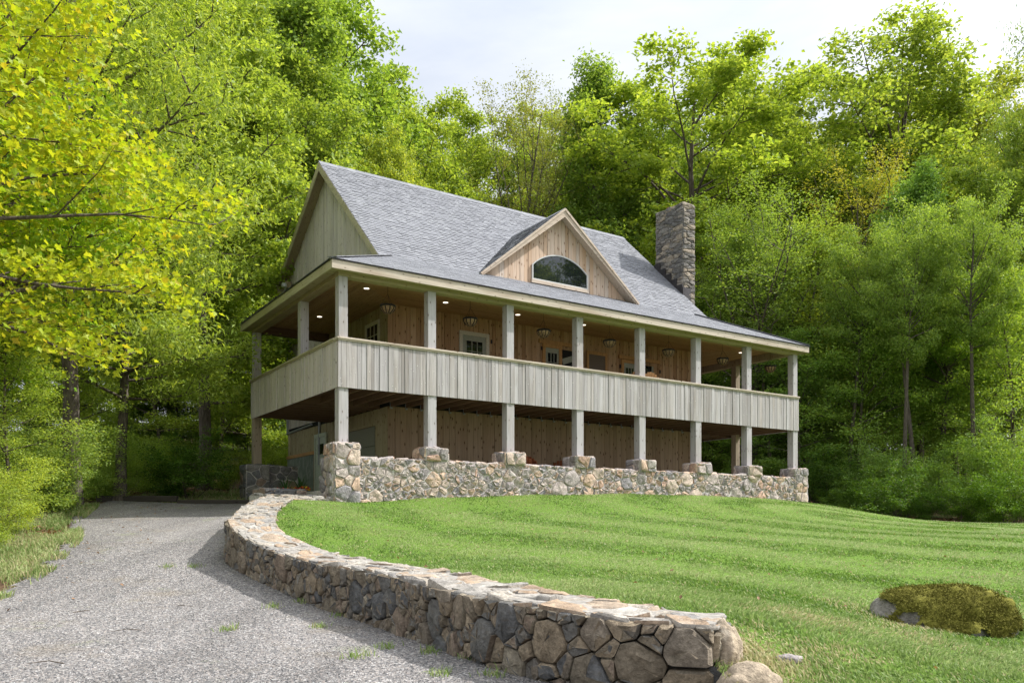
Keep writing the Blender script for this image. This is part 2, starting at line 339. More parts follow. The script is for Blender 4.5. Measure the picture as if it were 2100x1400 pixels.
DRV=[(-9.9,20.3),(-9.3,17.6),(-8.2,15.2),(-6.9,12.7),(-6.1,10.6),(-5.75,9),(-5.7,6),(-6.2,2),(-7,-14),(5,-14),(4,2),(1.75,4.2),(1.2,4.75)]+[rw_in(u,.3)[:2] for u in np.linspace(RL[-1],0,40)]+[(-4.6,17.2),(-4.5,19),(-6.4,20.4)]
def dz_(X,Y): return G0(X,Y)-.0+np.sin(X*1.9+Y*.6)*.006+np.sin(Y*1.3-X*.8)*.006
grid('gravel_drive',np.arange(-10.5,5.2,.1),np.arange(-14,20.5,.1),dz_,lambda X,Y:inpoly(X,Y,DRV),M['gravel'],kind='structure')
lawn=grid('lawn',np.arange(-5.5,24.2,.125),np.arange(1.4,27,.125),lawn_s,lambda X,Y:inpoly(X,Y,LAWN),M['turf'],kind='structure')
# ------------------------------------------------------------------ grass blades (stuff)
def grassmat(name):
    t=NT(name); isl=t.island(); a=t.n('ShaderNodeAttribute',attribute_name='stripe').outputs['Fac']; d=t.n('ShaderNodeAttribute',attribute_name='dry').outputs['Fac']
    dk=t.ramp(isl,[(0,(.058,.138,.010)),(.5,(.10,.20,.017)),(1,(.17,.265,.038))]); lt=t.ramp(isl,[(0,(.26,.36,.11)),(.5,(.36,.45,.17)),(1,(.50,.55,.28))])
    col=t.mix(a,dk,lt); col=t.mix(d,col,t.ramp(isl,[(0,(.40,.32,.17)),(1,(.62,.53,.33))]))
    p=t.n('ShaderNodeBsdfPrincipled'); t.l(col,p.inputs['Base Color']); p.inputs['Roughness'].default_value=.5; p.inputs['Specular IOR Level'].default_value=.3
    tr=t.n('ShaderNodeBsdfTranslucent'); t.l(col,tr.inputs[0]); m=t.n('ShaderNodeMixShader'); m.inputs[0].default_value=.45
    t.l(p.outputs[0],m.inputs[1]); t.l(tr.outputs[0],m.inputs[2]); t.l(m.outputs[0],t.out.inputs[0]); return t.m
M['grass']=grassmat('grass_blades')
def vnoise(X,Y,s,seed):
    r=np.random.default_rng(seed).random((64,64)); x=X/s; y=Y/s; i=np.floor(x).astype(int); j=np.floor(y).astype(int); fx=x-i; fy=y-j
    fx=fx*fx*(3-2*fx); fy=fy*fy*(3-2*fy); g=lambda a,b:r[a%64,b%64]
    return (g(i,j)*(1-fx)+g(i+1,j)*fx)*(1-fy)+(g(i,j+1)*(1-fx)+g(i+1,j+1)*fx)*fy
def blades(X,Y,Z,H,W,lean,stripe,dry):
    n=len(X); th=rng.random(n)*2*np.pi; wx,wy=np.cos(th)*W/2,np.sin(th)*W/2
    lx=lean[:,0]+rng.normal(0,.45,n); ly=lean[:,1]+rng.normal(0,.45,n)
    V=np.zeros((n,5,3)); 
    V[:,0]=np.c_[X-wx,Y-wy,Z]; V[:,1]=np.c_[X+wx,Y+wy,Z]
    V[:,2]=np.c_[X+wx*.8+lx*H*.35,Y+wy*.8+ly*H*.35,Z+H*.6]; V[:,3]=np.c_[X-wx*.8+lx*H*.35,Y-wy*.8+ly*H*.35,Z+H*.6]
    V[:,4]=np.c_[X+lx*H,Y+ly*H,Z+H*np.clip(1-.25*(lx**2+ly**2),.35,1)]
    b=(np.arange(n)*5)[:,None]
    T=np.concatenate([b+[0,1,2],b+[0,2,3],b+[3,2,4]],0)
    return V.reshape(-1,3),T,{'stripe':np.repeat(stripe,5),'dry':np.repeat(dry,5)}
def stripes(X,Y):
    s=np.hypot(X-8.8,Y-19.0)+.10*np.sin(X*.9+Y*.5)+.06*np.sin(Y*2.1-X); return .5+.5*np.tanh(2.6*np.sin(s*np.pi/1.02))
def lawn_grass():
    P=[]
    for y0,y1,rho in ((3.9,5.5,5200),(5.5,7,4200),(7,9,2700),(9,12,1600),(12,16,900),(16,21,520),(21,27,330)):
        xl=max(-5.2,-.66*y1); xr=min(24,.66*y1+.6); n=int((xr-xl)*(y1-y0)*rho)
        X=rng.uniform(xl,xr,n); Y=rng.uniform(y0,y1,n); k=inpoly(X,Y,LAWN)&(X>-.66*Y-.3)&(X<.66*Y+.5)
        P.append(np.c_[X[k],Y[k]])
    P=np.concatenate(P); X,Y=P.T; Z=lawn_s(X,Y)-.008
    # keep off the boulder
    k=((X-BO[0])/.42)**2+((Y-BO[1])/.20)**2>1; X,Y,Z=X[k],Y[k],Z[k]
    st=stripes(X,Y);  # mowing stripe colour: reflection off bent blades painted in besides their lean
    near=np.clip((8-Y)/3.5,0,1); st=st*(1-.65*near)+.35*near*vnoise(X,Y,.35,3)
    st=np.clip(.06+.80*st+.24*(vnoise(X,Y,.5,5)-.5)+.22*(vnoise(X,Y,2.2,8)-.5),0,1)
    dry=np.clip((vnoise(X,Y,.7,11)-.74)*2.6*(.3+near),0,.55)+.05
    dry=np.maximum(dry,1.15*np.exp(-((X-1.42)**2/.09+(Y-4.72)**2/.16))); dry=np.maximum(dry,.75*np.exp(-((X-2.1)**2/.16+(Y-5.8)**2/.07)))
    dry=np.maximum(dry,.95*np.exp(-((X-BO[0]+.30)**2/.12+(Y-BO[1]+.32)**2/.03)))
    dry=np.where(rng.random(len(X))<dry,rng.uniform(.5,1,len(X)),0.03)
    H=rng.uniform(.018,.036,len(X))*(.6+.8*vnoise(X,Y,.22,2))*(1+.5*near); W=.0045+.00085*Y+rng.random(len(X))*.002
    sgn=(stripes(X,Y)-.5)*2; tx=-(Y-19.0); ty=X-8.8; tl=np.hypot(tx,ty)+.01; lean=np.c_[sgn*tx/tl,sgn*ty/tl]*.6
    return blades(X,Y,Z,H,W,lean,st,dry)
BO=(3.40,6.60)           # mossy boulder centre
V,T,A=lawn_grass(); link('lawn_grass',np_mesh('lawn_grass',V,T,False,A),M['grass'],kind='stuff',label='short mown grass with pale and dark stripes on the sloping lawn',cat='grass')
def rough_grass(name,poly,rho,h,label,drybias=.25,zf=G0,tall=0):
    xs_=[p[0] for p in poly]; ys_=[p[1] for p in poly]; n=int((max(xs_)-min(xs_))*(max(ys_)-min(ys_))*rho)
    X=rng.uniform(min(xs_),max(xs_),n); Y=rng.uniform(min(ys_),max(ys_),n); k=inpoly(X,Y,poly)&(vnoise(X,Y,.45,31)+.25*rng.random(n)>np.where(inpoly(X,Y,DRV),.60,.42)); X,Y=X[k],Y[k]
    Z=zf(X,Y)-np.where(inpoly(X,Y,DRV),.004,.075); H=rng.uniform(.06,.13,len(X))*h; W=.005+.0009*Y
    dry=np.where(rng.random(len(X))<drybias+.4*(vnoise(X,Y,.7,9)-.5),.8,.05)
    return link(name,np_mesh(name,*(lambda v,t,a:(v,t,False,a))(*blades(X,Y,Z,H,W,np.zeros((len(X),2)),np.clip(.3+.7*vnoise(X,Y,.6,4),0,1),dry))),M['grass'],kind='stuff',label=label,cat='grass')
rough_grass('verge_grass',[(-9.3,18.6),(-8.0,15.3),(-6.65,12.8),(-5.85,10.7),(-5.5,9),(-5.45,7),(-6.5,7),(-6.9,10),(-8.0,12.5),(-9.6,15),(-11,18.2)],1500,1.0,'rough yellowish grass along the left edge of the gravel drive')
rough_grass('back_grass',[(-10,20.6),(-5.9,20.6),(-5.6,23.5),(-7,26),(-10,23)],420,1.5,'thin grass growing beyond the timber edging behind the drive',.35)
# ------------------------------------------------------------------ stonework
def clip(poly,nx,ny,d):
    out=[]; n=len(poly)
    for i in range(n):
        p,q=poly[i],poly[(i+1)%n]; a=p[0]*nx+p[1]*ny-d; b=q[0]*nx+q[1]*ny-d
        if a<=0: out.append(p)
        if (a<0<b) or (b<0<a):
            t=a/(a-b); out.append((p[0]+(q[0]-p[0])*t,p[1]+(q[1]-p[1])*t))
    return out
def centroid(p):
    A=cx=cy=0
    for i in range(len(p)):
        x1,y1=p[i]; x2,y2=p[(i+1)%len(p)]; k=x1*y2-x2*y1; A+=k; cx+=(x1+x2)*k; cy+=(y1+y2)*k
    return (cx/(3*A),cy/(3*A),A/2) if abs(A)>1e-9 else (p[0][0],p[0][1],0)
def cells(W,H,size,asp=1.3,seed=0,vary=.5,relax=2,pack=None,pre=()):
    """irregular stones filling a W x H face: power diagram, u stretched by asp"""
    r=np.random.default_rng(seed); U=W/asp; n=max(1,int(U*H/size**2))
    P=np.c_[r.random(n)*U,r.random(n)*H]; wt=(r.random(n)**2.2)*vary*size**2
    if vary>0:
        P2=[P[0]]
        for p in P[1:]: P2.append(p)
    if pack:
        rs=[q[2] for q in pre];P=[np.array((q[0]/asp,q[1])) for q in pre]; rr=pack[0]; fails=0
        while rr>pack[1]:
            q=np.array((r.random()*U,r.random()*H)); ok=all(math.hypot(q[0]-p[0],q[1]-p[1])>(rr+b)*.93 for p,b in zip(P,rs))
            if ok: P.append(q); rs.append(rr); fails=0; rr=max(pack[1]*1.01,min(pack[0],rr*r.uniform(.93,1.05)))
            else:
                fails+=1
                if fails>70: rr*=.86; fails=0
        P=np.array(P); n=len(P); wt=np.array(rs)**2; relax=0
    for it in range(relax+1):
        polys=[]
        for i in range(n):
            d=((P-P[i])**2).sum(1); o=np.argsort(d)[1:26]; poly=[(0,0),(U,0),(U,H),(0,H)]
            for j in o:
                nx,ny=P[j]-P[i]; L2=nx*nx+ny*ny
                if L2<1e-9: continue
                dd=((P[j]**2).sum()-(P[i]**2).sum()+wt[i]-wt[j])/2
                poly=clip(poly,nx,ny,dd)
                if len(poly)<3: break
            polys.append(poly if len(poly)>=3 else None)
        if it<relax:
            for i,p in enumerate(polys):
                if p: c=centroid(p); P[i]=(c[0],c[1])
    return [[(x*asp,y) for x,y in p] for p in polys if p and abs(centroid(p)[2])>size*size*(.06 if not pack else .015)]
def chaikin(p,k=.25):
    o=[]
    for i in range(len(p)):
        a,b=p[i],p[(i+1)%len(p)]
        o+=[(a[0]+(b[0]-a[0])*k,a[1]+(b[1]-a[1])*k),(a[0]+(b[0]-a[0])*(1-k),a[1]+(b[1]-a[1])*(1-k))]
    return o
def stones(mb,polys,fn,gap=.012,h=.04,rnd=2,seed=0,flat=.6,rough=.006,back=.03):
    """each polygon becomes one stone: fn(u,v,d)->xyz with d out of the face"""
    r=random.Random(seed)
    for p in polys:
        cx,cy,A=centroid(p); rr=math.sqrt(abs(A)/math.pi)
        if A<0: p=p[::-1]
        k=max(.35,1-gap/max(rr,.02)*1.15)
        q=[(cx+(x-cx)*k,cy+(y-cy)*k) for x,y in p]
        q=chaikin(q,.11 if rnd<2 else .2); 
        if rnd>=2: q=chaikin(q,.22)
        pj=r.random()*50; q=[(x+mnoise.noise((x*13+pj,y*13,0))*.11*rr,y+mnoise.noise((x*13,y*13+pj,7))*.11*rr) for x,y in q]
        hh=h*r.uniform(.55,1.35)*min(1.3,.5+rr/.12*.5); tx,ty=r.uniform(-.14,.14),r.uniform(-.14,.14)
        ph=r.random()*99
        rings=[(1.0,-back),(1.0,hh*.30),(.955,hh*.74),(.82,hh*.95),(.45,hh*(1.0+.25*(1-flat)))]
        vs=[]; n=len(q)
        for s,d in rings:
            for i,(x,y) in enumerate(q):
                w=1 if s>.9 else .8
                j=rough*r.uniform(-1,1)*(1 if s<1 else .6)
                nz=mnoise.noise((x*9+ph,y*9,s*2))*.02*(1 if d>0 else 0)
                xx=cx+(x-cx)*s; yy=cy+(y-cy)*s
                vs.append(fn(xx+j*.5,yy+j*.5,d+(tx*(xx-cx)+ty*(yy-cy))*(1 if d>0 else 0)+j*(1 if d>0 else 0)+nz*min(1,rr/.1)))
        vs.append(fn(cx,cy,hh*(1.0+.3*(1-flat))+r.uniform(-1,1)*rough))
        fs=[]
        for k_ in range(len(rings)-1):
            for i in range(n):
                a=k_*n+i; b=k_*n+(i+1)%n; fs.append((a,b,b+n,a+n))
        l=(len(rings)-1)*n
        for i in range(n): fs.append((l+i,l+(i+1)%n,len(vs)-1))
        mb.add(vs,fs)

# --- curved retaining wall beside the drive
rw=empty('retaining_wall',(0,0,0),label='curved dry fieldstone retaining wall with flat capstones between the gravel drive and lawn',cat='stone wall')
Ltot=float(RL[-1]); HW=.52
def base_of(u):
    x,y,z,dx,dy=rw_at(u); return min(float(G0(x,y))-.03, z-.38)
def f_out(u,v,d):
    u=min(max(u,0),Ltot); x,y,z,dx,dy=rw_at(u); zb=base_of(u)-.05; zt=z-.022
    return (x+dy*d, y-dx*d, zb+(zt-zb)*v/HW)
mb=MB(); pl=cells(Ltot,HW,.16,1.0,seed=4,pack=(.155,.040),pre=[(Ltot-.15,.39,.11),(Ltot-.14,.13,.12),(Ltot-.42,.26,.13),(Ltot-.68,.42,.09),(Ltot-.72,.16,.12),(Ltot-1.02,.33,.135),(Ltot-1.35,.13,.11),(Ltot-1.42,.40,.10),(Ltot-1.72,.25,.14),(Ltot-2.1,.38,.11),(Ltot-2.2,.12,.11),(Ltot-2.6,.28,.15)]); stones(mb,pl,f_out,gap=.003,h=.045,rnd=1,seed=1,rough=.010,flat=.7)
def f_in(u,v,d):                                         # lawn-side face where the cap stands proud
    x,y,z=rw_in(min(max(u,0),Ltot),TH-.02+d)[:3]; return (x,y,z-.30+v)
pl=cells(Ltot,.26,.16,1.4,seed=14,vary=.8,relax=1); stones(mb,pl,f_in,gap=.01,h=.03,rnd=1,seed=3)
xe,ye,ze,dxe,dye=rw_at(Ltot)
def f_end(u,v,d): return (xe+dxe*d-dye*u, ye+dye*d+dxe*u, ze-.62+v*.575/.58)
pl=cells(TH,.58,.18,1.0,seed=9,pack=(.16,.045)); stones(mb,pl,f_end,gap=.007,h=.06,rnd=1,seed=5,flat=.5,rough=.009)
mb.build('stone_facing',M['rstone'],rw,smooth=38)
mb=MB(); us=np.linspace(0,Ltot,90); ring=[]
for u in us:
    x,y,z,dx,dy=rw_at(u); a=(x-dy*.05,y+dx*.05); b=rw_in(u,TH-.06); ring.append([(a[0],a[1],base_of(u)-.1),(a[0],a[1],z-.05),(b[0],b[1],z-.05),(b[0],b[1],z-.5)])
vs=[p for r_ in ring for p in r_]; fs=[]
for i in range(len(ring)-1):
    for k in range(3): a=i*4+k; fs.append((a,a+1,a+5,a+4))
fs.append((0,1,2,3)); fs.append(tuple(len(vs)-4+k for k in (3,2,1,0))); mb.add(vs,fs); mb.build('wall_core',M['darkjoint'],rw)
def f_cap(u,v,d):
    x,y,z=rw_in(min(max(u,0),Ltot),v-.018); 
    if u>Ltot: x,y=xe-dye*(v-.018)+dxe*(u-Ltot), ye+dxe*(v-.018)+dye*(u-Ltot)
    return (x,y,z-.022+d)
mb=MB(); pl=cells(Ltot+.03,TH+.03,.12,1.4,seed=22,pack=(.155,.05)); stones(mb,pl,f_cap,gap=.008,h=.017,rnd=1,seed=8,rough=.008,back=.012)
mb.build('capstones',M['cap'],rw,smooth=35)
mb=MB(); vs=[];fs=[]
for u in us:
    b0=rw_in(u,.03); b1=rw_in(u,TH-.03); vs+=[(b0[0],b0[1],b0[2]-.05),(b0[0],b0[1],b0[2]-.008),(b1[0],b1[1],b1[2]-.008),(b1[0],b1[1],b1[2]-.05)]
for i in range(len(us)-1):
    for k in range(3): a=i*4+k; fs.append((a,a+1,a+5,a+4))
fs.append((0,1,2,3)); fs.append(tuple(len(vs)-4+k for k in (3,2,1,0))); mb.add(vs,fs); mb.build('cap_mortar',M['capmortar'],rw)

# --- landing of flat stones between the wall end and the terrace corner
ld=empty('stone_landing',(0,0,0),label='low stone landing joining the curved wall to the corner of the terrace wall',cat='landing')
LA,LB=np.array((-4.42,16.15)),np.array(w2(-.16,-.22)); LD=LB-LA; LLEN=float(np.hypot(*LD)); LD=LD/LLEN; LN=np.array((-LD[1],LD[0]))
def f_lt(u,v,d): p=LA+LD*u+LN*v; return (p[0],p[1],.515+.05*v+d)
mb=MB(); pl=cells(LLEN,1.5,.2,1.3,seed=5,vary=.8,relax=1); stones(mb,pl,f_lt,gap=.012,h=.03,rnd=1,seed=2,back=.03)
def f_lf(u,v,d): p=LA+LD*u-LN*d; return (p[0],p[1],.27+v)
pl=cells(LLEN,.24,.15,1.9,seed=6,vary=.6,relax=1); stones(mb,pl,f_lf,gap=.012,h=.035,rnd=1,seed=4)
mb.build('landing_stones',M['cap'],ld,smooth=35)
mb=MB(); c4=[LA+LN*.02,LB+LN*.02,LB+LN*1.5,LA+LN*1.5]; mb.hexa([(p[0],p[1],.1) for p in c4]+[(p[0],p[1],.51+.05*(0 if i<2 else 1.5)) for i,p in enumerate(c4)]); mb.build('landing_core',M['mortar'],ld)
SA=LA+LN*1.15+LD*.15; 
def f_st(u,v,d): p=SA+LD*u-LN*d; return (p[0],p[1],.56+v)
def f_st2(u,v,d): p=SA+LD*u+LN*v; return (p[0],p[1],.715+d)
mb=MB(); stones(mb,cells(1.0,.16,.13,1.6,seed=3,relax=1),f_st,gap=.008,h=.03,rnd=1); stones(mb,cells(1.0,.5,.2,1.3,seed=3,relax=1),f_st2,gap=.008,h=.02,rnd=1)
c4=[SA+LN*.01,SA+LD*1+LN*.01,SA+LD*1+LN*.5,SA+LN*.5]; mb.hexa([(p[0],p[1],.4) for p in c4]+[(p[0],p[1],.712) for p in c4]); mb.build('stone_step',M['dstone'],ld,smooth=35)

# ------------------------------------------------------------------ house frame helpers (local a,b,z)
A1=14.56; AL,AR=2.05,12.45; BW=2.1; BR=9.6; PB=6.07; SP=2.08
KB,KZ,RB,RZ=2.05,6.52,6.05,10.18; EF,EZ=.34,5.41; RAL,RAR=1.75,13.0; SL=(RZ-KZ)/(RB-KB); PS=(KZ-EZ)/(KB+EF)
REB,REZ=9.9,7.6
house=empty('house',(X0,Y0,0),YAW,label='two storey weathered wood house with wraparound porch, grey shingle roof, dormer and stone chimney',cat='house')
terrace=empty('terrace_wall',(X0,Y0,0),YAW,label='long mortared granite wall with square stone piers carrying the porch posts above the lawn',cat='stone wall')
def hl(a,b): return w2(a,b)
# terrace wall in front of the lower storey
def facef(o,du,dv,n):
    o,du,dv,n=map(np.array,(o,du,dv,n)); return lambda u,v,d: tuple(o+du*u+dv*v+n*d)
TW=A1+.6; ZB,ZW=.20,1.385
mb=MB()
pl=cells(TW+.08,ZW-ZB,.16,1.2,seed=31,pack=(.19,.050))
# bottom of the wall: a few big boulders among smaller stones, as the polygons vary
stones(mb,pl,facef((-.32,-.30,ZB),(1,0,0),(0,0,1),(0,-1,0)),gap=.011,h=.026,rnd=1,seed=11,flat=.8,rough=.013,back=.02)
stones(mb,cells(.62,ZW-ZB,.2,1,seed=32,vary=.7),facef((-.32,.32,ZB),(0,-1,0),(0,0,1),(-1,0,0)),gap=.012,h=.035,rnd=2,seed=12)
stones(mb,cells(.62,ZW-ZB,.2,1,seed=33,vary=.7),facef((A1+.32,-.30,ZB),(0,1,0),(0,0,1),(1,0,0)),gap=.012,h=.035,rnd=2,seed=13)
stones(mb,cells(TW+.04,.56,.2,1.3,seed=34,vary=.8,relax=1),facef((-.32,-.31,ZW-.01),(1,0,0),(0,1,0),(0,0,1)),gap=.012,h=.022,rnd=1,seed=14)
mb.build('stone_facing',M['tstone'],terrace,smooth=40)
mb=MB(); mb.box(-.315,-.298,ZB-.2,A1+.315,.24,ZW-.012); mb.build('mortar_core',M['mortar'],terrace)
mb=MB(); mb.box(-.31,.25,-.2,A1+.31,6.4,.70); mb.build('terrace_floor',M['mortar'],terrace)
# side return walls of the terrace (right end)
# piers
for k in range(8):
    a=k*SP; z1=1.665; z0=ZB if k in (0,7) else ZW-.02; w=.275
    mb=MB(); s=90+k*7; hz=z1-z0
    for o,du,n,W in (((a-w,-.335,z0),(1,0,0),(0,-1,0),2*w),((a-w,.25,z0),(0,-1,0),(-1,0,0),.585),((a+w,-.335,z0),(0,1,0),(1,0,0),.585)):
        stones(mb,cells(W,hz,.205 if hz<.5 else .2,1.1,seed=s,vary=.6,relax=2),facef(o,du,(0,0,1),n),gap=.009,h=.030,rnd=1,seed=s,rough=.008); s+=1
    stones(mb,cells(2*w,.585,.25,1.0,seed=s,vary=.5),facef((a-w,-.335,z1),(1,0,0),(0,1,0),(0,0,1)),gap=.009,h=.012,rnd=1,seed=s)
    p=mb.build('stone_pier',M['tstone'],terrace,smooth=35)
    mb=MB(); mb.box(a-w+.004,-.331,z0,a+w-.004,.246,z1-.004); mb.build('pier_core',M['mortar'],p)
# dark pier and low wall behind, at the left rear of the porch
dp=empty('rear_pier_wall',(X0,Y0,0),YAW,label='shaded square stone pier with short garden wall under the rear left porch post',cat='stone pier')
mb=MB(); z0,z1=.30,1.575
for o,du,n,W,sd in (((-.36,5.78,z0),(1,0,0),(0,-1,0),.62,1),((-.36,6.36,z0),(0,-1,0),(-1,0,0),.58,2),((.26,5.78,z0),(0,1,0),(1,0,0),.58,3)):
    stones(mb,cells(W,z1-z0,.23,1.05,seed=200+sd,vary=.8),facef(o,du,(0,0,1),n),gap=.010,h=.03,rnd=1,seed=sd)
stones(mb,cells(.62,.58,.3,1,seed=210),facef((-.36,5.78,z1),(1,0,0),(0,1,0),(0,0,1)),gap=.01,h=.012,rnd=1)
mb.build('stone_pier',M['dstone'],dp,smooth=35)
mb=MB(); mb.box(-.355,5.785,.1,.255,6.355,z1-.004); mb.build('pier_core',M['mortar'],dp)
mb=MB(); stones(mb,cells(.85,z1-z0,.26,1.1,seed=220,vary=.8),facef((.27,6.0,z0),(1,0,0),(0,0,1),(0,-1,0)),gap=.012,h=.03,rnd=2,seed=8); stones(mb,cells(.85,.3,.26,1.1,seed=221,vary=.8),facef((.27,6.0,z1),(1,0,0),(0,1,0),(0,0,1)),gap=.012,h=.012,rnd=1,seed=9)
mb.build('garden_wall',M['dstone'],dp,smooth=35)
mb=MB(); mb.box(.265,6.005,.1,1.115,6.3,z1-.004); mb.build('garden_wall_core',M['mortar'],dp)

# ------------------------------------------------------------------ siding made of single boards
def boards(o,du,n,W,z0,z1,w=(.10,.17),th=.022,seed=0,gap=.007,holes=()):
    """vertical boards on a face: o=(a,b) start, du horizontal direction, n outward; z0/z1 numbers or functions of u"""
    r=random.Random(seed); mb=MB(); u=0; f0=z0 if callable(z0) else (lambda u:z0); f1=z1 if callable(z1) else (lambda u:z1)
    P=lambda u,z,d:(o[0]+du[0]*u+n[0]*d,o[1]+du[1]*u+n[1]*d,z)
    while u<W-1e-6:
        ww=min(r.uniform(*w),W-u); 
        if W-u-ww<.04: ww=W-u
        e=th+r.choice((0,0,.007,.011)); ua,ub=u,u+ww-gap
        spans=[(None,None)]
        for h in holes:
            if ub>h[0]+.005 and ua<h[1]-.005:
                spans=[(None,h[2]),(h[3],None)]
        for lo,hi in spans:
            za,zb=(f0(ua),f0(ub)) if lo is None else (lo,lo); zc,zd=(f1(ua),f1(ub)) if hi is None else (hi,hi)
            if max(zc-za,zd-zb)<.01: continue
            zc=max(zc,za+.001); zd=max(zd,zb+.001)
            mb.hexa([P(ua,za,e),P(ub,zb,e),P(ub,zb,0),P(ua,za,0),P(ua,zc,e),P(ub,zd,e),P(ub,zd,0),P(ua,zc,0)])
        u+=ww
    return mb
def panel(name,mat,o,du,n,W,z0,z1,parent=house,back='gap',**k):
    mb=boards(o,du,n,W,z0,z1,**k); ob=mb.build(name,M[mat],parent); return ob
# solid wall cores (behind the boards)
mb=MB(); e=.004
mb.box(AL+e,BW+e,.3,AR-e,BW+.14,6.40); mb.box(AR-.14,BW+.145,.3,AR-e,BR-.145,6.4); mb.box(AL+e,BR-.14,.3,AR-e,BR-e,7.35); mb.box(AL+e,BW+.145,.3,AL+.14,BR-.145,6.4)
for aa in (AL+e,AR-.14):
    x0,x1=aa,aa+.13; pr=[(BW,6.405),(BR,6.405),(BR,7.5),(RB,RZ-.16),(BW,6.46)]
    mb.add([(x0,b,z) for b,z in pr]+[(x1,b,z) for b,z in pr],[(0,4,3,2,1),(5,6,7,8,9)]+[(i,(i+1)%5,(i+1)%5+5,i+5) for i in range(5)])
mb.build('wall_frame',M['gap'],house)
# openings in boards are left by holes=(u0,u1,z0,z1)
panel('upper_front_wall','cedar',(AL-.03,BW),(1,0),(0,-1),AR-AL+.06,3.05,5.36,seed=1,w=(.09,.17))
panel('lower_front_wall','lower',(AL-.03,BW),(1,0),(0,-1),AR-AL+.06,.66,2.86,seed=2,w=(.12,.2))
panel('upper_side_wall','sidelow',(AL,PB+.1),(0,-1),(-1,0),PB+.1-BW,3.05,5.36,seed=3,w=(.09,.13))
panel('lower_side_wall','sidelow',(AL,BR),(0,-1),(-1,0),BR-BW,lambda u:2.14 if u<2.5 else .5,2.86,seed=4,w=(.1,.16),holes=((4.62,6.72,.4,2.46),))
gz=lambda b:(KZ+(b-KB)*SL if b<RB else RZ-(b-RB)*(RZ-REZ)/(REB-RB))-.13
panel('gable_wall','gable',(AL,BR),(0,-1),(-1,0),BR-BW+.2,lambda u: 3.0 if BR-u>PB+.12 else 5.4,lambda u:min(gz(BR-u),RZ-.3),seed=5,w=(.12,.16))
panel('right_wall','gable',(AR,BW),(0,1),(1,0),BR-BW,.6,lambda u:min(gz(BW+u),RZ-.3),seed=6,w=(.12,.18))
panel('rear_wall','gable',(AR,BR),(-1,0),(0,1),AR-AL,.4,7.3,seed=7,w=(.14,.2))
# corner boards
mb=MB(); mb.box(AL-.045,BW-.045,3.06,AL+.07,BW-.034,5.35); mb.build('corner_board',M['cedar'],house)
# green stone panel below the siding, trim, pipe
mb=MB(); mb.box(AL-.05,7.16,.2,AL-.003,BR,2.04); mb.build('stone_skirting',M['panel'],house)
mb=MB(); mb.box(AL-.075,7.12,2.045,AL-.003,BR+.02,2.14); mb.box(AL-.075,7.06,.4,AL-.003,7.118,2.14); mb.build('skirting_trim',M['orange'],house)
mb=MB(); mb.tube([(AL-.06,BR+.01,2.86),(AL-.06,7.35,2.93)],.035,8); mb.tube([(AL-.05,BR-.02,2.9),(AL-.05,BR-.02,5.4)],.035,8); mb.tube([(AL-.05,6.72,3.0),(AL-.06,6.70,2.5),(AL-.05,6.72,1.7)],.04,8); mb.build('conduit',M['galv'],house)
# ------------------------------------------------------------------ doors and windows
def pane_grid(mb,x0,x1,z0,z1,b,nx,nz,t=.018,d=.02):
    for i in range(1,nx): x=x0+(x1-x0)*i/nx; mb.box(x-t/2,b-d,z0,x+t/2,b,z1)
    for i in range(1,nz): z=z0+(z1-z0)*i/nz; mb.box(x0,b-d-.001,z-t/2,x1,b+.001,z+t/2)
def front_door(a0,a1,z0,z1,trim='cream',leaf='sage',handle=1,lites=(3,3),label=None):
    b=BW-.034
    mb=MB(); T=.10; mb.box(a0-T,b-.035,z0,a0,b-.002,z1+T); mb.box(a1,b-.035,z0,a1+T,b-.002,z1+T); mb.box(a0-.001,b-.034,z1,a1+.001,b-.002,z1+T); tr=mb.build('door_trim',M[trim],house,bevel=.004)
    mb=MB(); mb.box(a0,b-.012,z0,a1,b-.002,z1); d=mb.build('door',M[leaf],house,label=label)
    w=a1-a0; m=w*.16; gx0,gx1=a0+m,a1-m; gz0,gz1=z0+.85,z1-.14
    mb=MB(); mb.box(gx0,b-.016,gz0,gx1,b-.013,gz1); mb.build('door_glass',M['glass'],d)
    mb=MB(); pane_grid(mb,gx0,gx1,gz0,gz1,b-.016,*lites); fr=.02
    mb.box(gx0-fr,b-.03,gz0-fr,gx0,b-.013,gz1+fr); mb.box(gx1,b-.03,gz0-fr,gx1+fr,b-.013,gz1+fr); mb.box(gx0,b-.03,gz1,gx1,b-.013,gz1+fr); mb.box(gx0,b-.03,gz0-fr,gx1,b-.013,gz0); mb.build('muntins',M[leaf],d)
    mb=MB(); hx=a1-.06; mb.lathe([(.0,0),(.03,0),(.03,.02),(.012,.03),(.012,.05),(.028,.06),(.02,.09),(0,.095)],n=10)
    mb.v=[(hx+x,b-.012-z,z0+.95+y) for x,y,z in mb.v]; mb.build('handle',M['iron'],d)
    return d
front_door(4.10,4.80,3.06,4.86,'cream','sage')
front_door(6.72,7.18,3.06,4.84,'orange','sage')
front_door(9.55,10.00,3.06,4.72,'orange','sage')
mb=MB(); mb.box(7.28,BW-.046,3.06,7.78,BW-.036,4.84); dd=mb.build('doorway',M['gap'],house)  # near-black sheet paints the unlit room behind the open doorway
mb=MB(); mb.box(7.22,BW-.07,3.06,7.28,BW-.034,4.84); mb.box(7.78,BW-.07,3.06,7.86,BW-.034,4.94); mb.box(6.50,BW-.078,4.94,7.95,BW-.034,5.04); mb.build('door_trim',M['orange'],house)
mb=MB(); mb.bar((7.30,BW-.06,4.50),(7.76,BW-.06,4.66),.02,.16); mb.build('open_door_rail',M['sage'],dd)
mb=MB(); mb.box(10.10,BW-.046,3.06,10.65,BW-.036,4.72); dd=mb.build('screen_door',M['glass'],house)
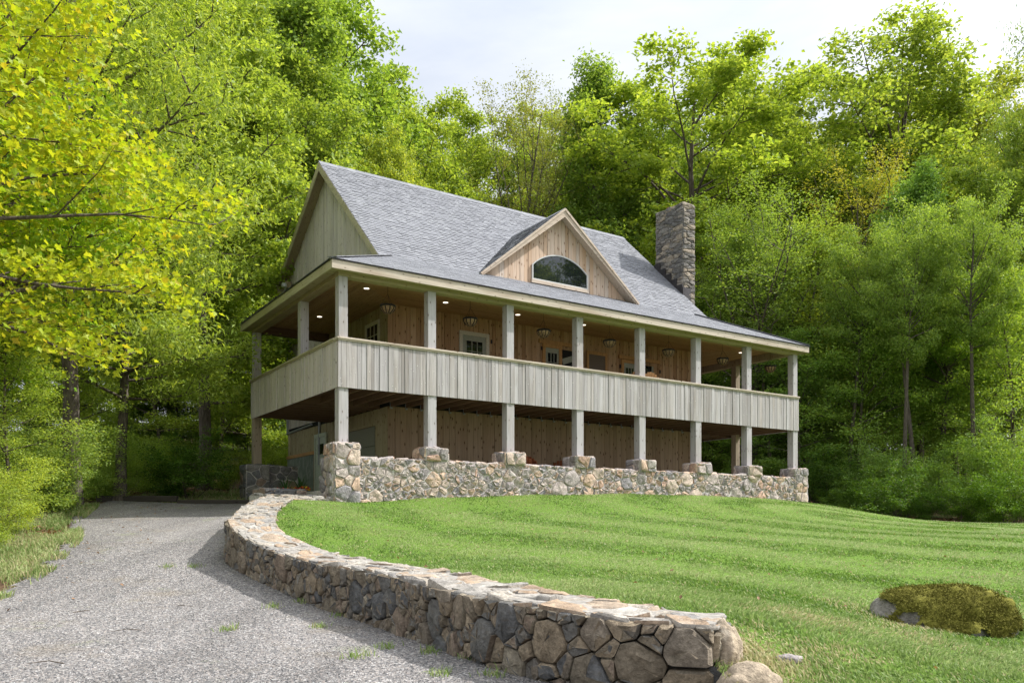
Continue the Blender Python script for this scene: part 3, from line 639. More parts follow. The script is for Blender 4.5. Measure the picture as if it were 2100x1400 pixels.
mb=MB(); mb.box(10.04,BW-.062,3.06,10.10,BW-.036,4.72); mb.box(10.65,BW-.062,3.06,10.72,BW-.036,4.72); mb.build('door_frame',M['sage'],dd)
mb=MB(); mb.box(9.36,BW-.078,4.83,10.98,BW-.034,4.93); mb.build('door_header',M['orange'],house)
# open screen door, swung back in front of the wall
mb=MB(); a0,a1,z0,z1=8.12,8.86,3.08,4.90; bb=BW-.10
for q in ((a0,z0,a0+.07,z1),(a1-.07,z0,a1,z1),(a0+.07,z1-.09,a1-.07,z1),(a0+.07,z0,a1-.07,z0+.12)): mb.box(q[0],bb-.03,q[1],q[2],bb,q[3])
sd=mb.build('open_screen_door',M['orange'],house); mb=MB(); mb.box(a0+.07,bb-.017,z0+.12,a1-.07,bb-.013,z1-.09); mb.build('screen',M['screen'],sd)
# small lanterns / hinges on the wall
for x,z in ((4.98,4.78),(11.0,4.6),(6.60,4.8),(9.42,4.6)):
    mb=MB(); mb.box(x-.02,BW-.06,z-.05,x+.02,BW-.034,z+.05); mb.build('wall_hinge',M['iron'],house)
# side window (upper, left wall)
def side_window(b0,b1,z0,z1):
    x=AL-.036; T=.09; mb=MB()
    mb.box(x-.03,b0-T,z0-T,x,b0,z1+T); mb.box(x-.03,b1,z0-T,x,b1+T,z1+T); mb.box(x-.03,b0,z1,x,b1,z1+T); mb.box(x-.03,b0,z0-T,x,b1,z0); w=mb.build('window',M['cream'],house)
    mb=MB(); mb.box(x-.008,b0,z0,x-.002,b1,z1); mb.build('window_glass',M['glass'],w)
    mb=MB()
    for i in (1,2): y=b0+(b1-b0)*i/3; mb.box(x-.02,y-.01,z0,x-.009,y+.01,z1)
    for i in (1,2,3): z=z0+(z1-z0)*i/4; mb.box(x-.021,b0,z-.01,x-.009,b1,z+.01)
    mb.build('muntins',M['cream'],w)
side_window(2.63,3.31,3.95,4.98)
# lower side door and garage door
x=AL-.036; mb=MB(); mb.box(x-.05,6.98,.5,x,7.06,2.60); mb.box(x-.05,6.12,.5,x,6.20,2.60); mb.box(x-.051,6.20,2.50,x,6.98,2.60); mb.build('door_trim',M['palegreen'],house)
mb=MB(); mb.box(x-.02,6.20,.5,x,6.98,2.50); d=mb.build('side_door',M['palegreen'],house)
mb=MB(); mb.box(x-.026,6.36,2.0,x-.021,6.82,2.3); mb.build('door_glass',M['glass'],d)
mb=MB(); mb.box(x-.045,6.28,1.28,x-.02,6.33,1.36); mb.build('handle',M['brass'],d,bevel=.01)
mb=MB(); mb.box(x-.045,6.28,1.42,x-.02,6.32,1.46); mb.build('lock',M['brass'],d,bevel=.008)
mb=MB()
for i in range(4): mb.box(AL-.014,2.9,.5+i*.49,AL+.003,4.96,.5+i*.49+.482)
mb.build('garage_door',M['garage'],house,bevel=.008)
mb=MB(); mb.box(AL-.03,2.86,2.47,AL+.06,5.0,2.53); mb.build('garage_trim',M['sidelow'],house)

# ------------------------------------------------------------------ porch: posts, beams, panels, ceiling, joists
def post(a,b,z0,z1,w,mat,name):
    mb=MB(); h=w/2; mb.box(a-h,b-h,z0,a+h,b+h,z1); return mb.build(name,M[mat],house,bevel=.008)
for k in range(8):
    a=k*SP; post(a,0,1.66,3.5,.215,'post','lower_post'); post(a,0,3.86,5.145,.20,'post','porch_post')
for a,b in ((0,2.355),(0,PB)): post(a,b,3.86,5.145,.20,'post','porch_post')
post(0,PB,1.57,3.5,.215,'postw','lower_post')
for b in (2.25,4.2,PB): post(A1,b,3.86,5.145,.20,'postw','porch_post'); post(A1,b,.7,3.5,.2,'postw','lower_post')
mb=MB(); mb.box(AL+.0,BR-.0+.0,.3,AL+.01,BR+.01,.31)
# beams
bz0,bz1=5.147,5.35
mb=MB(); mb.box(-.11,-.11,bz0,A1+.11,.11,bz1); mb.build('porch_beam',M['beamx'],house,bevel=.006)
mb=MB(); mb.box(-.11,.112,bz0,.11,PB+.11,bz1); mb.build('porch_beam',M['beamy'],house,bevel=.006)
mb=MB(); mb.box(A1-.11,.112,bz0,A1+.11,PB+.11,bz1); mb.build('porch_beam',M['postw'],house,bevel=.006)
mb=MB(); mb.box(.112,PB-.1,bz0,AL-.04,PB+.1,bz1); mb.build('porch_beam',M['darkx'],house,bevel=.006)
mb=MB(); mb.box(AR+.04,PB-.1,bz0,A1-.112,PB+.1,bz1); mb.build('porch_beam',M['darkx'],house,bevel=.006)
# ceilings of narrow boards
mb=MB(); b=.112
while b<BW-.03: 
    w=min(.11,BW-.03-b); lo=b*AL/BW*0+ .112; mb.box(min(b,AL)*1.0-.0,b,5.352,A1-min(b,AL),b+w-.004,5.372); b+=w
mb.build('porch_ceiling',M['ceilx'],house)
mb=MB(); a=.112
while a<AL-.03: w=min(.11,AL-.03-a); mb.box(a,a+.001,5.3515,a+w-.004,PB,5.3715); a+=w
mb.build('porch_ceiling',M['ceily'],house)
mb=MB(); a=A1-.112
while a>AR+.05: w=min(.11,a-AR-.04); mb.box(a-w+.004,A1-a+.001,5.3515,a,PB,5.3715); a-=w
mb.build('porch_ceiling',M['ceily'],house)
for a,b in ((1.05,1.13),(1.07,4.19),(3.13,1.19),(5.24,1.2),(7.32,1.13),(9.45,1.15),(11.55,1.15),(13.68,1.26)):
    mb=MB(); mb.lathe([(.085,.0),(.085,-.008),(.065,-.012),(.065,-.002)],(a,b,5.352),20); l_=mb.build('recessed_light',M['white'],house,smooth=30)
    mb=MB(); mb.lathe([(.0,-.004),(.064,-.004)],(a,b,5.352),20); mb.build('lit_lens',M['lamp'],l_)
# guard panels of vertical boards with a cap rail
zr,zd=3.865,2.83
def guard(o,du,n,W,mat,seed,hole=None):
    g=boards(o,du,n,W,zd,zr-.03,w=(.07,.13),th=.018,seed=seed).build('guard_panel',M[mat],house); return g
g=guard((-.125,-.105),(1,0),(0,-1),A1+.25,'gray',21)
mb=MB(); mb.box(-.12,-.104,zd+.02,A1+.12,-.07,zr-.03); mb.build('panel_backing',M['dark'],g)
mb=MB(); mb.box(-.15,-.165,zr-.03,A1+.15,.06,zr+.008); mb.box(-.135,-.15,zr-.062,A1+.135,-.128,zr-.0305); mb.build('cap_rail',M['trimx'],g,bevel=.004)
g=guard((-.105,PB+.12),(0,-1),(-1,0),PB+.22,'gable',22)
mb=MB(); mb.box(-.104,-.068,zd+.02,-.07,PB+.12,zr-.03); mb.build('panel_backing',M['dark'],g)
mb=MB(); mb.box(-.165,.061,zr-.03,.06,PB+.15,zr+.008); mb.box(-.15,-.12,zr-.062,-.128,PB+.14,zr-.0305); mb.build('cap_rail',M['trimy'],g,bevel=.004)
g=guard((A1+.105,-.125),(0,1),(1,0),PB+.25,'gray',23)
mb=MB(); mb.box(A1+.07,-.068,zd+.02,A1+.104,PB+.12,zr-.03); mb.build('panel_backing',M['dark'],g)
mb=MB(); mb.box(A1-.06,.061,zr-.03,A1+.165,PB+.15,zr+.008); mb.build('cap_rail',M['trimy'],g)
# deck boards and joists
mb=MB(); mb.box(-.07,-.07,3.02,A1+.07,BW-.03,3.05); mb.box(-.07,BW-.029,3.02,AL-.03,PB+.1,3.05); mb.box(AR+.03,BW-.029,3.02,A1+.07,PB+.1,3.05); mb.build('porch_floor',M['dark'],house)
a=.45
while a<A1-.2:
    mb=MB(); mb.box(a-.022,-.068,2.84,a+.022,BW-.04 if AL<a<AR else (BW+.3),3.018); j=mb.build('joist',M['dark'],house)
    mb=MB(); mb.box(a-.028,BW-.075,2.80,a+.028,BW-.042,2.95) if AL<a<AR else mb.box(a-.03,-.06,2.835,a+.03,-.04,2.9); mb.build('joist_hanger',M['galv'],j)
    a+=.41
b=BW+.45
while b<PB:
    for q0,q1 in ((-.068,AL-.04),(AR+.04,A1+.068)):
        mb=MB(); mb.box(q0,b-.022,2.84,q1,b+.022,3.018); mb.build('joist',M['darkx'],house)
    b+=.41
# fascia, soffit
fz=5.205
mb=MB(); mb.box(-EF,-EF,fz,A1+EF,-EF+.03,EZ-.012); mb.build('fascia_board',M['trimx'],house,bevel=.004)
mb=MB(); mb.box(-EF,-EF+.031,fz,-EF+.03,PB+EF,EZ-.012); mb.build('fascia_board',M['trimy'],house,bevel=.004)
mb=MB(); mb.box(A1+EF-.03,-EF+.031,fz,A1+EF,PB+EF,EZ-.012); mb.build('fascia_board',M['trimy'],house,bevel=.004)
mb=MB(); mb.box(-EF+.031,-EF+.031,fz+.03,A1+EF-.031,-.112,fz+.045); mb.box(-EF+.031,-.111,fz+.03,-.112,PB+EF,fz+.045); mb.box(A1+.112,-.111,fz+.03,A1+EF-.031,PB+EF,fz+.045); mb.build('soffit',M['beamx'],house)

# ------------------------------------------------------------------ roofs: decking plus single shingles
def clip3(poly,region):
    for i in range(len(region)):
        x1,y1=region[i]; x2,y2=region[(i+1)%len(region)]; nx,ny=(y2-y1),-(x2-x1); poly=clip(poly,nx,ny,nx*x1+ny*y1)
        if len(poly)<3: return []
    return poly
def shingles(O,U,Vd,region,course=.108,seed=0,lift=.0105):
    """region: counter-clockwise convex polygon in (u,v) with v up the slope"""
    O,U,Vd=map(np.array,(O,U,Vd)); U=U/np.linalg.norm(U); Vd=Vd/np.linalg.norm(Vd); N=np.cross(U,Vd); r=random.Random(seed); mb=MB()
    v0=min(p[1] for p in region); v1=max(p[1] for p in region); u0=min(p[0] for p in region); u1=max(p[0] for p in region)
    A=sum(region[i][0]*region[(i+1)%len(region)][1]-region[(i+1)%len(region)][0]*region[i][1] for i in range(len(region)))
    if A<0: region=region[::-1]
    v=v0
    while v<v1:
        u=u0-r.random()*.3
        while u<u1:
            w=r.choice((.12,.14,.16,.19,.22)); L=lift+(r.choice((0,0,.006,.008)) if lift>.01 else r.choice((0,.002))); va=v-r.choice((0,0,.018))
            p=clip3([(u,va),(u+w-.004,va),(u+w-.004,v+course+.01),(u,v+course+.01)],region); u+=w
            if len(p)<3: continue
            f=lambda q,extra=0: tuple(O+U*q[0]+Vd*q[1]+N*(.004+L*(1-(q[1]-va)/(course+.03))-extra))
            n=len(p); top=[f(q) for q in p]; mb.add(top,[tuple(range(n))])
            k=len(mb.v)-n; lowest=[i for i in range(n) if abs(p[i][1]-va)<1e-5 and abs(p[(i+1)%n][1]-va)<1e-5]
            for i in lowest:
                j=(i+1)%n; mb.v+=[tuple(np.array(top[i])-N*(L+.003)),tuple(np.array(top[j])-N*(L+.003))]; m=len(mb.v); mb.f.append((m-2,m-1,k+j,k+i))
        v+=course
    return mb
def slab(mb,q,th):
    q=[Vector(p) for p in q]; n=(q[1]-q[0]).cross(q[3]-q[0]).normalized()
    mb.hexa([p-n*th for p in q]+q)
hy=math.hypot
# main roof
vl=hy(RB-KB,RZ-KZ); VD=((0,RB-KB,RZ-KZ))
roof=shingles((RAL-.02,KB,KZ),(1,0,0),VD,[(0,-.25),(RAR-RAL+.04,-.25),(RAR-RAL+.04,vl),(0,vl)],seed=1).build('roof',M['shingle'],house)
vr=hy(REB-RB,RZ-REZ)
shingles((RAR+.02,REB,REZ),(-1,0,0),(0,RB-REB,RZ-REZ),[(0,0),(RAR-RAL+.04,0),(RAR-RAL+.04,vr),(0,vr)],course=.16,seed=2).build('rear_slope',M['shingle'],roof)
mb=MB(); slab(mb,[(RAL,KB+.0,KZ),(RAR,KB+.0,KZ),(RAR,RB,RZ),(RAL,RB,RZ)],.09); slab(mb,[(RAR,REB,REZ),(RAL,REB,REZ),(RAL,RB+.001,RZ),(RAR,RB+.001,RZ)],.09); mb.build('roof_deck',M['beamy'],roof)
mb=MB(); n=int((RAR-RAL)/.28)
for i in range(n+1):
    a0=RAL-.02+i*(RAR-RAL+.02)/(n+1); a1=a0+.30; dz=.012*((i*7)%3)
    mb.hexa([(a0,RB-.14,RZ-.115),(a1,RB-.14,RZ-.115),(a1,RB,RZ+.014),(a0,RB,RZ+.014),(a0,RB-.14,RZ-.095),(a1,RB-.14,RZ-.095),(a1,RB,RZ+.036),(a0,RB,RZ+.042)])
    mb.hexa([(a0,RB+.001,RZ+.014),(a1,RB+.001,RZ+.014),(a1,RB+.14,RZ-.075),(a0,RB+.14,RZ-.075),(a0,RB+.001,RZ+.042),(a1,RB+.001,RZ+.036),(a1,RB+.14,RZ-.055),(a0,RB+.14,RZ-.055)])
mb.build('ridge_cap',M['shingle'],roof)
# rake boards on the gable ends
def rakes(a,sgn):
    t=.03; h=.19
    for (b0,z0,b1,z1) in ((KB-.02,KZ-.02,RB,RZ),(REB+.02,REZ-.01,RB,RZ)):
        mb=MB(); x0,x1=(a,a-t*sgn); up=.0
        pts=[(b0,z0-h),(b1,z1-h*1.25),(b1,z1-.008),(b0,z0-.008)]
        mb.hexa([(x0,)+pts[0],(x1,)+pts[0],(x1,)+pts[1],(x0,)+pts[1],(x0,)+pts[3],(x1,)+pts[3],(x1,)+pts[2],(x0,)+pts[2]])
        mb.build('rake_board',M['trimy'],roof)
        mb=MB(); a2,a3=(AL-.03,RAL) if sgn>0 else (AR+.03,RAR); q=[(a2,b0,z0-.10),(a3,b0,z0-.10),(a3,b1,z1-.10),(a2,b1,z1-.10)]
        mb.hexa(q+[(x,y,z+.012) for x,y,z in q]); mb.build('rake_soffit',M['beamy'],roof)
rakes(RAL-.001,1); rakes(RAR+.001,-1)
mb=MB(); mb.box(AL-.3,REB-.2,REZ-.2,AR,REB+.02,REZ-.04); mb.build('rear_fascia',M['trimx'],roof)
# porch roofs
pv=hy(KB+EF,KZ-EZ)
E0=(-EF-.03,-EF-.03,EZ-.012)
pr=shingles(E0,(1,0,0),(0,KB+EF,KZ-EZ),[(0,0),(A1+2*EF+.06,0),(A1+EF-RAR-.0+RAR+EF+.06-(KB+EF)-.03,pv+.03),(KB+EF+.03,pv+.03)],seed=3,lift=.004).build('porch_roof',M['shingle'],house)
shingles((-EF-.03,PB+EF,EZ-.012),(0,-1,0),(KB+EF,0,KZ-EZ),[(0,0),(PB+2*EF+.03,0),(PB+2*EF+.03-(KB+EF),pv),(0,pv)],course=.15,seed=4).build('side_slope',M['shingle'],pr)
shingles((A1+EF+.03,-EF-.03,EZ-.012),(0,1,0),(-(KB+EF),0,KZ-EZ),[(0,0),(PB+2*EF+.03,0),(PB+2*EF+.03,pv),((KB+EF),pv)],course=.15,seed=5).build('side_slope',M['shingle'],pr)
mb=MB(); e0=EF; slab(mb,[(-e0,-e0,EZ-.01),(A1+e0,-e0,EZ-.01),(A1-KB,KB,KZ-.01),(KB,KB,KZ-.01)],.03)
slab(mb,[(-e0,PB+e0,EZ-.01),(-e0,-e0+.01,EZ-.01),(KB-.01,KB,KZ-.01),(KB-.01,PB+e0,KZ-.01)],.03); slab(mb,[(A1+e0,-e0+.01,EZ-.01),(A1+e0,PB+e0,EZ-.01),(A1-KB+.01,PB+e0,KZ-.01),(A1-KB+.01,KB,KZ-.01)],.03)
mb.build('porch_roof_deck',M['dark'],pr)
mb=MB(); mb.box(-EF-.012,-EF-.012,EZ-.03,A1+EF+.012,-EF+.02,EZ-.014); mb.box(-EF-.012,-EF+.021,EZ-.03,-EF+.02,PB+EF,EZ-.014); mb.build('drip_edge',M['copper'],pr)
for sx,ax in ((1,-EF),(-1,A1+EF)):
    mb=MB()
    for i in range(14):
        t0,t1=i/14,(i+1.12)/14; p=lambda t:Vector((ax+sx*(KB+EF)*t,-EF+(KB+EF)*t,EZ+(KZ-EZ)*t+.016))
        mb.bar(p(t0),p(t1),.2,.014)
    mb.build('hip_cap',M['shingle'],pr)
# ------------------------------------------------------------------ dormer
DC,DF,DHW,DZ,DFZ=7.17,1.78,2.68,8.63,6.44; DS=(DZ-DFZ)/DHW
dorm=boards((DC-DHW+.05,BW-.04),(1,0),(0,-1),2*DHW-.1,6.40,lambda u:max(6.41,DZ-.12-DS*abs(u-DHW+.05)),w=(.11,.15),seed=41,holes=()).build('dormer',M['dormer'],house,label='pinkish pine boarded gable dormer over the porch')
db=(DZ-KZ)/SL+KB                                    # where the dormer ridge meets the main roof
for sg in (-1,1):
    O=(DC+sg*DHW,DF,DFZ); L=hy(DHW,DZ-DFZ); dep=db-DF+.05; fb=(DFZ-KZ)/SL+KB-DF
    if sg<0: mbs=shingles((DC-DHW-.03,db+.1,DFZ-.025),(0,-1,0),(DHW,0,DZ-DFZ),[(db-DF-.3-.0,0),(db+.1-DF+.02,0),(db+.1-DF+.02,L+.03),(-.02,L+.03)],seed=6)
    else: mbs=shingles((DC+DHW+.03,DF-.02,DFZ-.025),(0,1,0),(-DHW,0,DZ-DFZ),[(0,0),(.45,0),(db+.12-DF,L+.03),(0,L+.03)],seed=7)
    mbs.build('dormer_roof',M['shingle'],dorm)
    mb=MB(); q=[(DC+sg*DHW,DF,DFZ),(DC+sg*DHW,DF+.4,DFZ),(DC,db+.1,DZ),(DC,DF,DZ)]
    if sg>0: q=[q[0],q[1],q[2],q[3]]
    else: q=[q[3],q[2],q[1],q[0]]
    qq=[Vector(p) for p in q]; mb.hexa([p-Vector((0,0,.11)) for p in qq]+[p-Vector((0,0,.012)) for p in qq]); mb.build('dormer_deck',M['rake'],dorm)
    mb=MB(); h=.20; p0,p1=(DC+sg*(DHW+.02),DFZ-.03),(DC,DZ-.012)
    v=[(p0[0],p0[1]-h+.12),(p1[0],p1[1]-h),p1,p0]
    if sg>0: v=[v[1],v[0],v[3],v[2]]
    mb.hexa([(v[0][0],DF-.03,v[0][1]),(v[1][0],DF-.03,v[1][1]),(v[1][0],DF,v[1][1]),(v[0][0],DF,v[0][1]),(v[3][0],DF-.03,v[3][1]),(v[2][0],DF-.03,v[2][1]),(v[2][0],DF,v[2][1]),(v[3][0],DF,v[3][1])]); mb.build('rake_board',M['rake'],dorm)
    mb=MB(); mb.bar((p0[0]-sg*.06,DF-.04,p0[1]-.055),(p1[0],DF-.04,p1[1]-.05),.024,.06,up=(0,-1,0)) if False else mb.bar((p0[0],DF-.042,p0[1]+.0),(p1[0],DF-.042,p1[1]+.004),.026,.055); mb.build('shadow_board',M['rake'],dorm)
mb=MB()
for i in range(12):
    b0=DF-.03+i*(db-DF)/12; b1=b0+(db-DF)/12*1.15; 
    for sg in (-1,1): mb.hexa([(DC,b0,DZ+.012),(DC,b1,DZ+.012),(DC+sg*.14,b1,DZ-.10),(DC+sg*.14,b0,DZ-.10),(DC,b0,DZ+.034),(DC,b1,DZ+.028),(DC+sg*.14,b1,DZ-.082),(DC+sg*.14,b0,DZ-.082)])
mb.build('ridge_cap',M['shingle'],dorm)
# arched window
wx0,wx1,wz0,wzs,wzt=6.24,8.16,6.62,7.02,7.42
def arch(x0,x1,z0,zs,zt,n=18):
    hw=(x1-x0)/2; s=zt-zs; Rr=(hw*hw+s*s)/(2*s); c=((x0+x1)/2,zt-Rr); th=math.asin(hw/Rr)
    return [(x0,z0),(x1,z0)]+[(c[0]+Rr*math.sin(th-2*th*i/n),c[1]+Rr*math.cos(th-2*th*i/n)) for i in range(n+1)]
o_=arch(wx0,wx1,wz0,wzs,wzt); i_=arch(wx0+.034,wx1-.034,wz0+.034,wzs-.0,wzt-.034); n=len(o_); yb=BW-.085
mb=MB(); vs=[(x,yb-.03,z) for x,z in o_]+[(x,yb-.03,z) for x,z in i_]+[(x,yb+.02,z) for x,z in o_]+[(x,yb+.02,z) for x,z in i_]
fs=[]
for i in range(n): j=(i+1)%n; fs+=[(i,j,n+j,n+i),(i,2*n+i,2*n+j,j),(n+i,n+j,3*n+j,3*n+i)]
mb.add(vs,fs); mb.build('arched_window_frame',M['white'],dorm)
mb=MB(); mb.add([(x,yb,z) for x,z in i_],[tuple(range(n))]); mb.add([(x,yb+.02,z) for x,z in i_],[tuple(reversed(range(n)))]); mb.build('arched_window_glass',M['glass'],dorm)
mb=MB(); mb.box(wx0-.03,yb-.05,wz0-.10,wx1+.03,yb+.018,wz0-.002); mb.build('window_sill',M['rake'],dorm,bevel=.004)
# ------------------------------------------------------------------ chimney
ca0,ca1,cb0,cb1,cz1=13.03,13.57,3.12,4.38,10.50
mb=MB(); z0=4.9
for o,du,n,W,sd in (((ca0,cb0,z0),(1,0,0),(0,-1,0),ca1-ca0,1),((ca0,cb1,z0),(0,-1,0),(-1,0,0),cb1-cb0,2),((ca1,cb0,z0),(0,1,0),(1,0,0),cb1-cb0,3),((ca1,cb1,z0),(-1,0,0),(0,1,0),ca1-ca0,4)):
    stones(mb,cells(W,cz1-z0,.058,2.7,seed=300+sd,vary=4,relax=1),facef(o,du,(0,0,1),n),gap=.006,h=.030,rnd=1,seed=sd,rough=.006,flat=.9)
stones(mb,cells(ca1-ca0+.06,cb1-cb0+.06,.3,1.2,seed=320),facef((ca0-.03,cb0-.03,cz1),(1,0,0),(0,1,0),(0,0,1)),gap=.012,h=.03,rnd=1,seed=9,back=.06)
ch=mb.build('chimney',M['cstone'],house,smooth=35,label='tall narrow ledgestone chimney at the right gable')
mb=MB(); mb.box(ca0+.012,cb0+.012,.5,ca1-.012,cb1-.012,cz1-.01); mb.build('chimney_core',M['cmortar'],ch)
mb=MB(); mb.lathe([(.10,0),(.10,.16),(.08,.16),(.08,0)],(13.3,4.0,cz1+.0),14); mb.build('flue_pot',M['flue'],ch,smooth=40)
mb=MB(); nst=5
for i in range(nst):
    b0=cb0-.03+i*(cb1-cb0+.05)/nst; b1=b0+(cb1-cb0+.05)/nst; zt=KZ+SL*(b1-KB)+.12; zl=KZ+SL*(b0-KB)-.2
    mb.box(ca0-.055-.002*i,b0,zl,ca0-.03,b1,zt)
mb.box(ca0-.055,cb0-.065,KZ+SL*(cb0-KB)-.3,ca1-.25,cb0-.032,KZ+SL*(cb0-KB)+.22); mb.build('step_flashing',M['copper'],ch)
# flood light under the rear eave
mb=MB(); mb.box(1.78,9.15,7.42,1.98,9.45,7.6); fl=mb.build('flood_light',M['beamy'],house); mb=MB(); mb.lathe([(0,.14),(.07,.12),(.085,.05),(.08,0),(0,0)],(1.70,9.0,7.36),14); mb.tube([(1.72,9.0,7.38),(1.74,9.1,7.2),(1.85,9.25,7.45)],.012,6); mb.build('lamp_head',M['plastic'],fl,smooth=40)
# ------------------------------------------------------------------ trees and shrubs
t=NT('bark'); c=t.coord(); n=t.noise(t.map(c,(6,6,1.4)),3,6,.7)
t.pbr(t.ramp(n,[(.3,(.055,.045,.036)),(.52,(.12,.10,.082)),(.7,(.21,.185,.155))]),.95,t.bump(n,.8,.03),.1); M['bark']=t.m
M['leaf']=leafmat('spring_leaves',[(.18,.275,.05),(.245,.345,.065),(.31,.41,.085),(.41,.49,.13)],.5)
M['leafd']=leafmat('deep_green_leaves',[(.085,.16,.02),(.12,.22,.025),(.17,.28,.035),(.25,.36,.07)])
M['leafy']=leafmat('yellow_maple_leaves',[(.32,.41,.03),(.42,.48,.035),(.26,.40,.03),(.48,.50,.04),(.38,.47,.03),(.52,.43,.05)],.5)
M['leafo']=leafmat('olive_young_leaves',[(.22,.25,.06),(.30,.33,.09),(.19,.24,.05),(.36,.35,.12)])
def unit(v): return v/np.maximum(np.linalg.norm(v,axis=-1,keepdims=True),1e-9)
def tubes_np(segs):
    """segs: list of (pts array (k,3), radii (k,), sides)"""
    V=[];Fq=[];o=0
    for P,r,n in segs:
        k=len(P); d=np.gradient(P,axis=0); d=unit(d); ref=np.array((.31,.95,.05)) if abs(d[0,2])>.6 else np.array((0,0,1.))
        a=unit(np.cross(d,ref)); b=np.cross(d,a); th=np.arange(n)*2*np.pi/n
        ring=P[:,None]+(a[:,None]*np.cos(th)[None,:,None]+b[:,None]*np.sin(th)[None,:,None])*np.asarray(r)[:,None,None]
        V.append(ring.reshape(-1,3)); i=np.arange(k-1)[:,None]*n; j=np.arange(n)[None]; jn=(j+1)%n
        Fq.append(np.stack([i+j,i+jn,i+n+jn,i+n+j],-1).reshape(-1,4)+o); o+=k*n
    return np.concatenate(V),np.concatenate(Fq)
LEAF={ # outline in (x across, y along) with fold height, faces as triangles
 'oval':(np.array([(0,-.5,0),(.30,-.05,.07),(0,.5,-.06),(-.30,-.05,.07)]),np.array([(0,1,2),(0,2,3)])),
 'long':(np.array([(0,-.5,0),(.17,-.05,.05),(0,.55,-.12),(-.17,-.05,.05)]),np.array([(0,1,2),(0,2,3)])),
 'lobed':(np.array([(0,-.35,0),(.22,-.30,.03),(.20,-.06,.0),(.55,.02,.06),(.26,.16,.0),(.22,.30,.03),(0,.62,-.08),(-.22,.30,.03),(-.26,.16,.0),(-.55,.02,.06),(-.20,-.06,.0),(-.22,-.30,.03)]),
          np.array([(0,1,2),(2,3,4),(4,5,6),(0,2,4),(0,4,6),(0,6,8),(0,8,10),(0,10,11),(6,7,8),(8,9,10)])),
 'tuft':(np.array([(0,-.5,0),(.34,0,.08),(0,.5,-.05),(-.34,0,.08)]),np.array([(0,1,2),(0,2,3)])),
}
def leaves_mesh(name,C,size,kind,r,up=.9,droop=0,outward=None):
    n=len(C); N=unit(r.normal(0,.62,(n,3))+np.array((0,0,up))+(outward*.5 if outward is not None else 0)); D=r.normal(0,1,(n,3)); D[:,2]-=droop
    D=unit(D-N*(D*N).sum(1,keepdims=True)); X=np.cross(D,N); s=size*r.uniform(.6,1.25,n)
    sh,fc=LEAF[kind]; k=len(sh)
    V=C[:,None]+(X[:,None]*sh[None,:,0:1]+D[:,None]*sh[None,:,1:2]+N[:,None]*sh[None,:,2:3])*s[:,None,None]
    Fc=(np.arange(n)*k)[:,None,None]+fc[None]
    return np_mesh(name,V.reshape(-1,3),Fc.reshape(-1,3),False)
def crown_profile(t,shape):
    if shape=='round': return max(.22,min(1,.5+1.4*t)*math.sqrt(max(.08,1-(max(0,t-.45)/.58)**3.4)))
    if shape=='broad': return max(.2,min(1,.6+1.3*t)*math.sqrt(max(.08,1-(max(0,t-.42)/.61)**3.4)))
    if shape=='cone': return max(.10,(1-t)**.75*min(1,.5+3*t))
    if shape=='layer': return max(.15,1-.75*t)
    if shape=='column': return max(.18,min(1,.45+2*t)*(1-t**3*.8))
    return 1
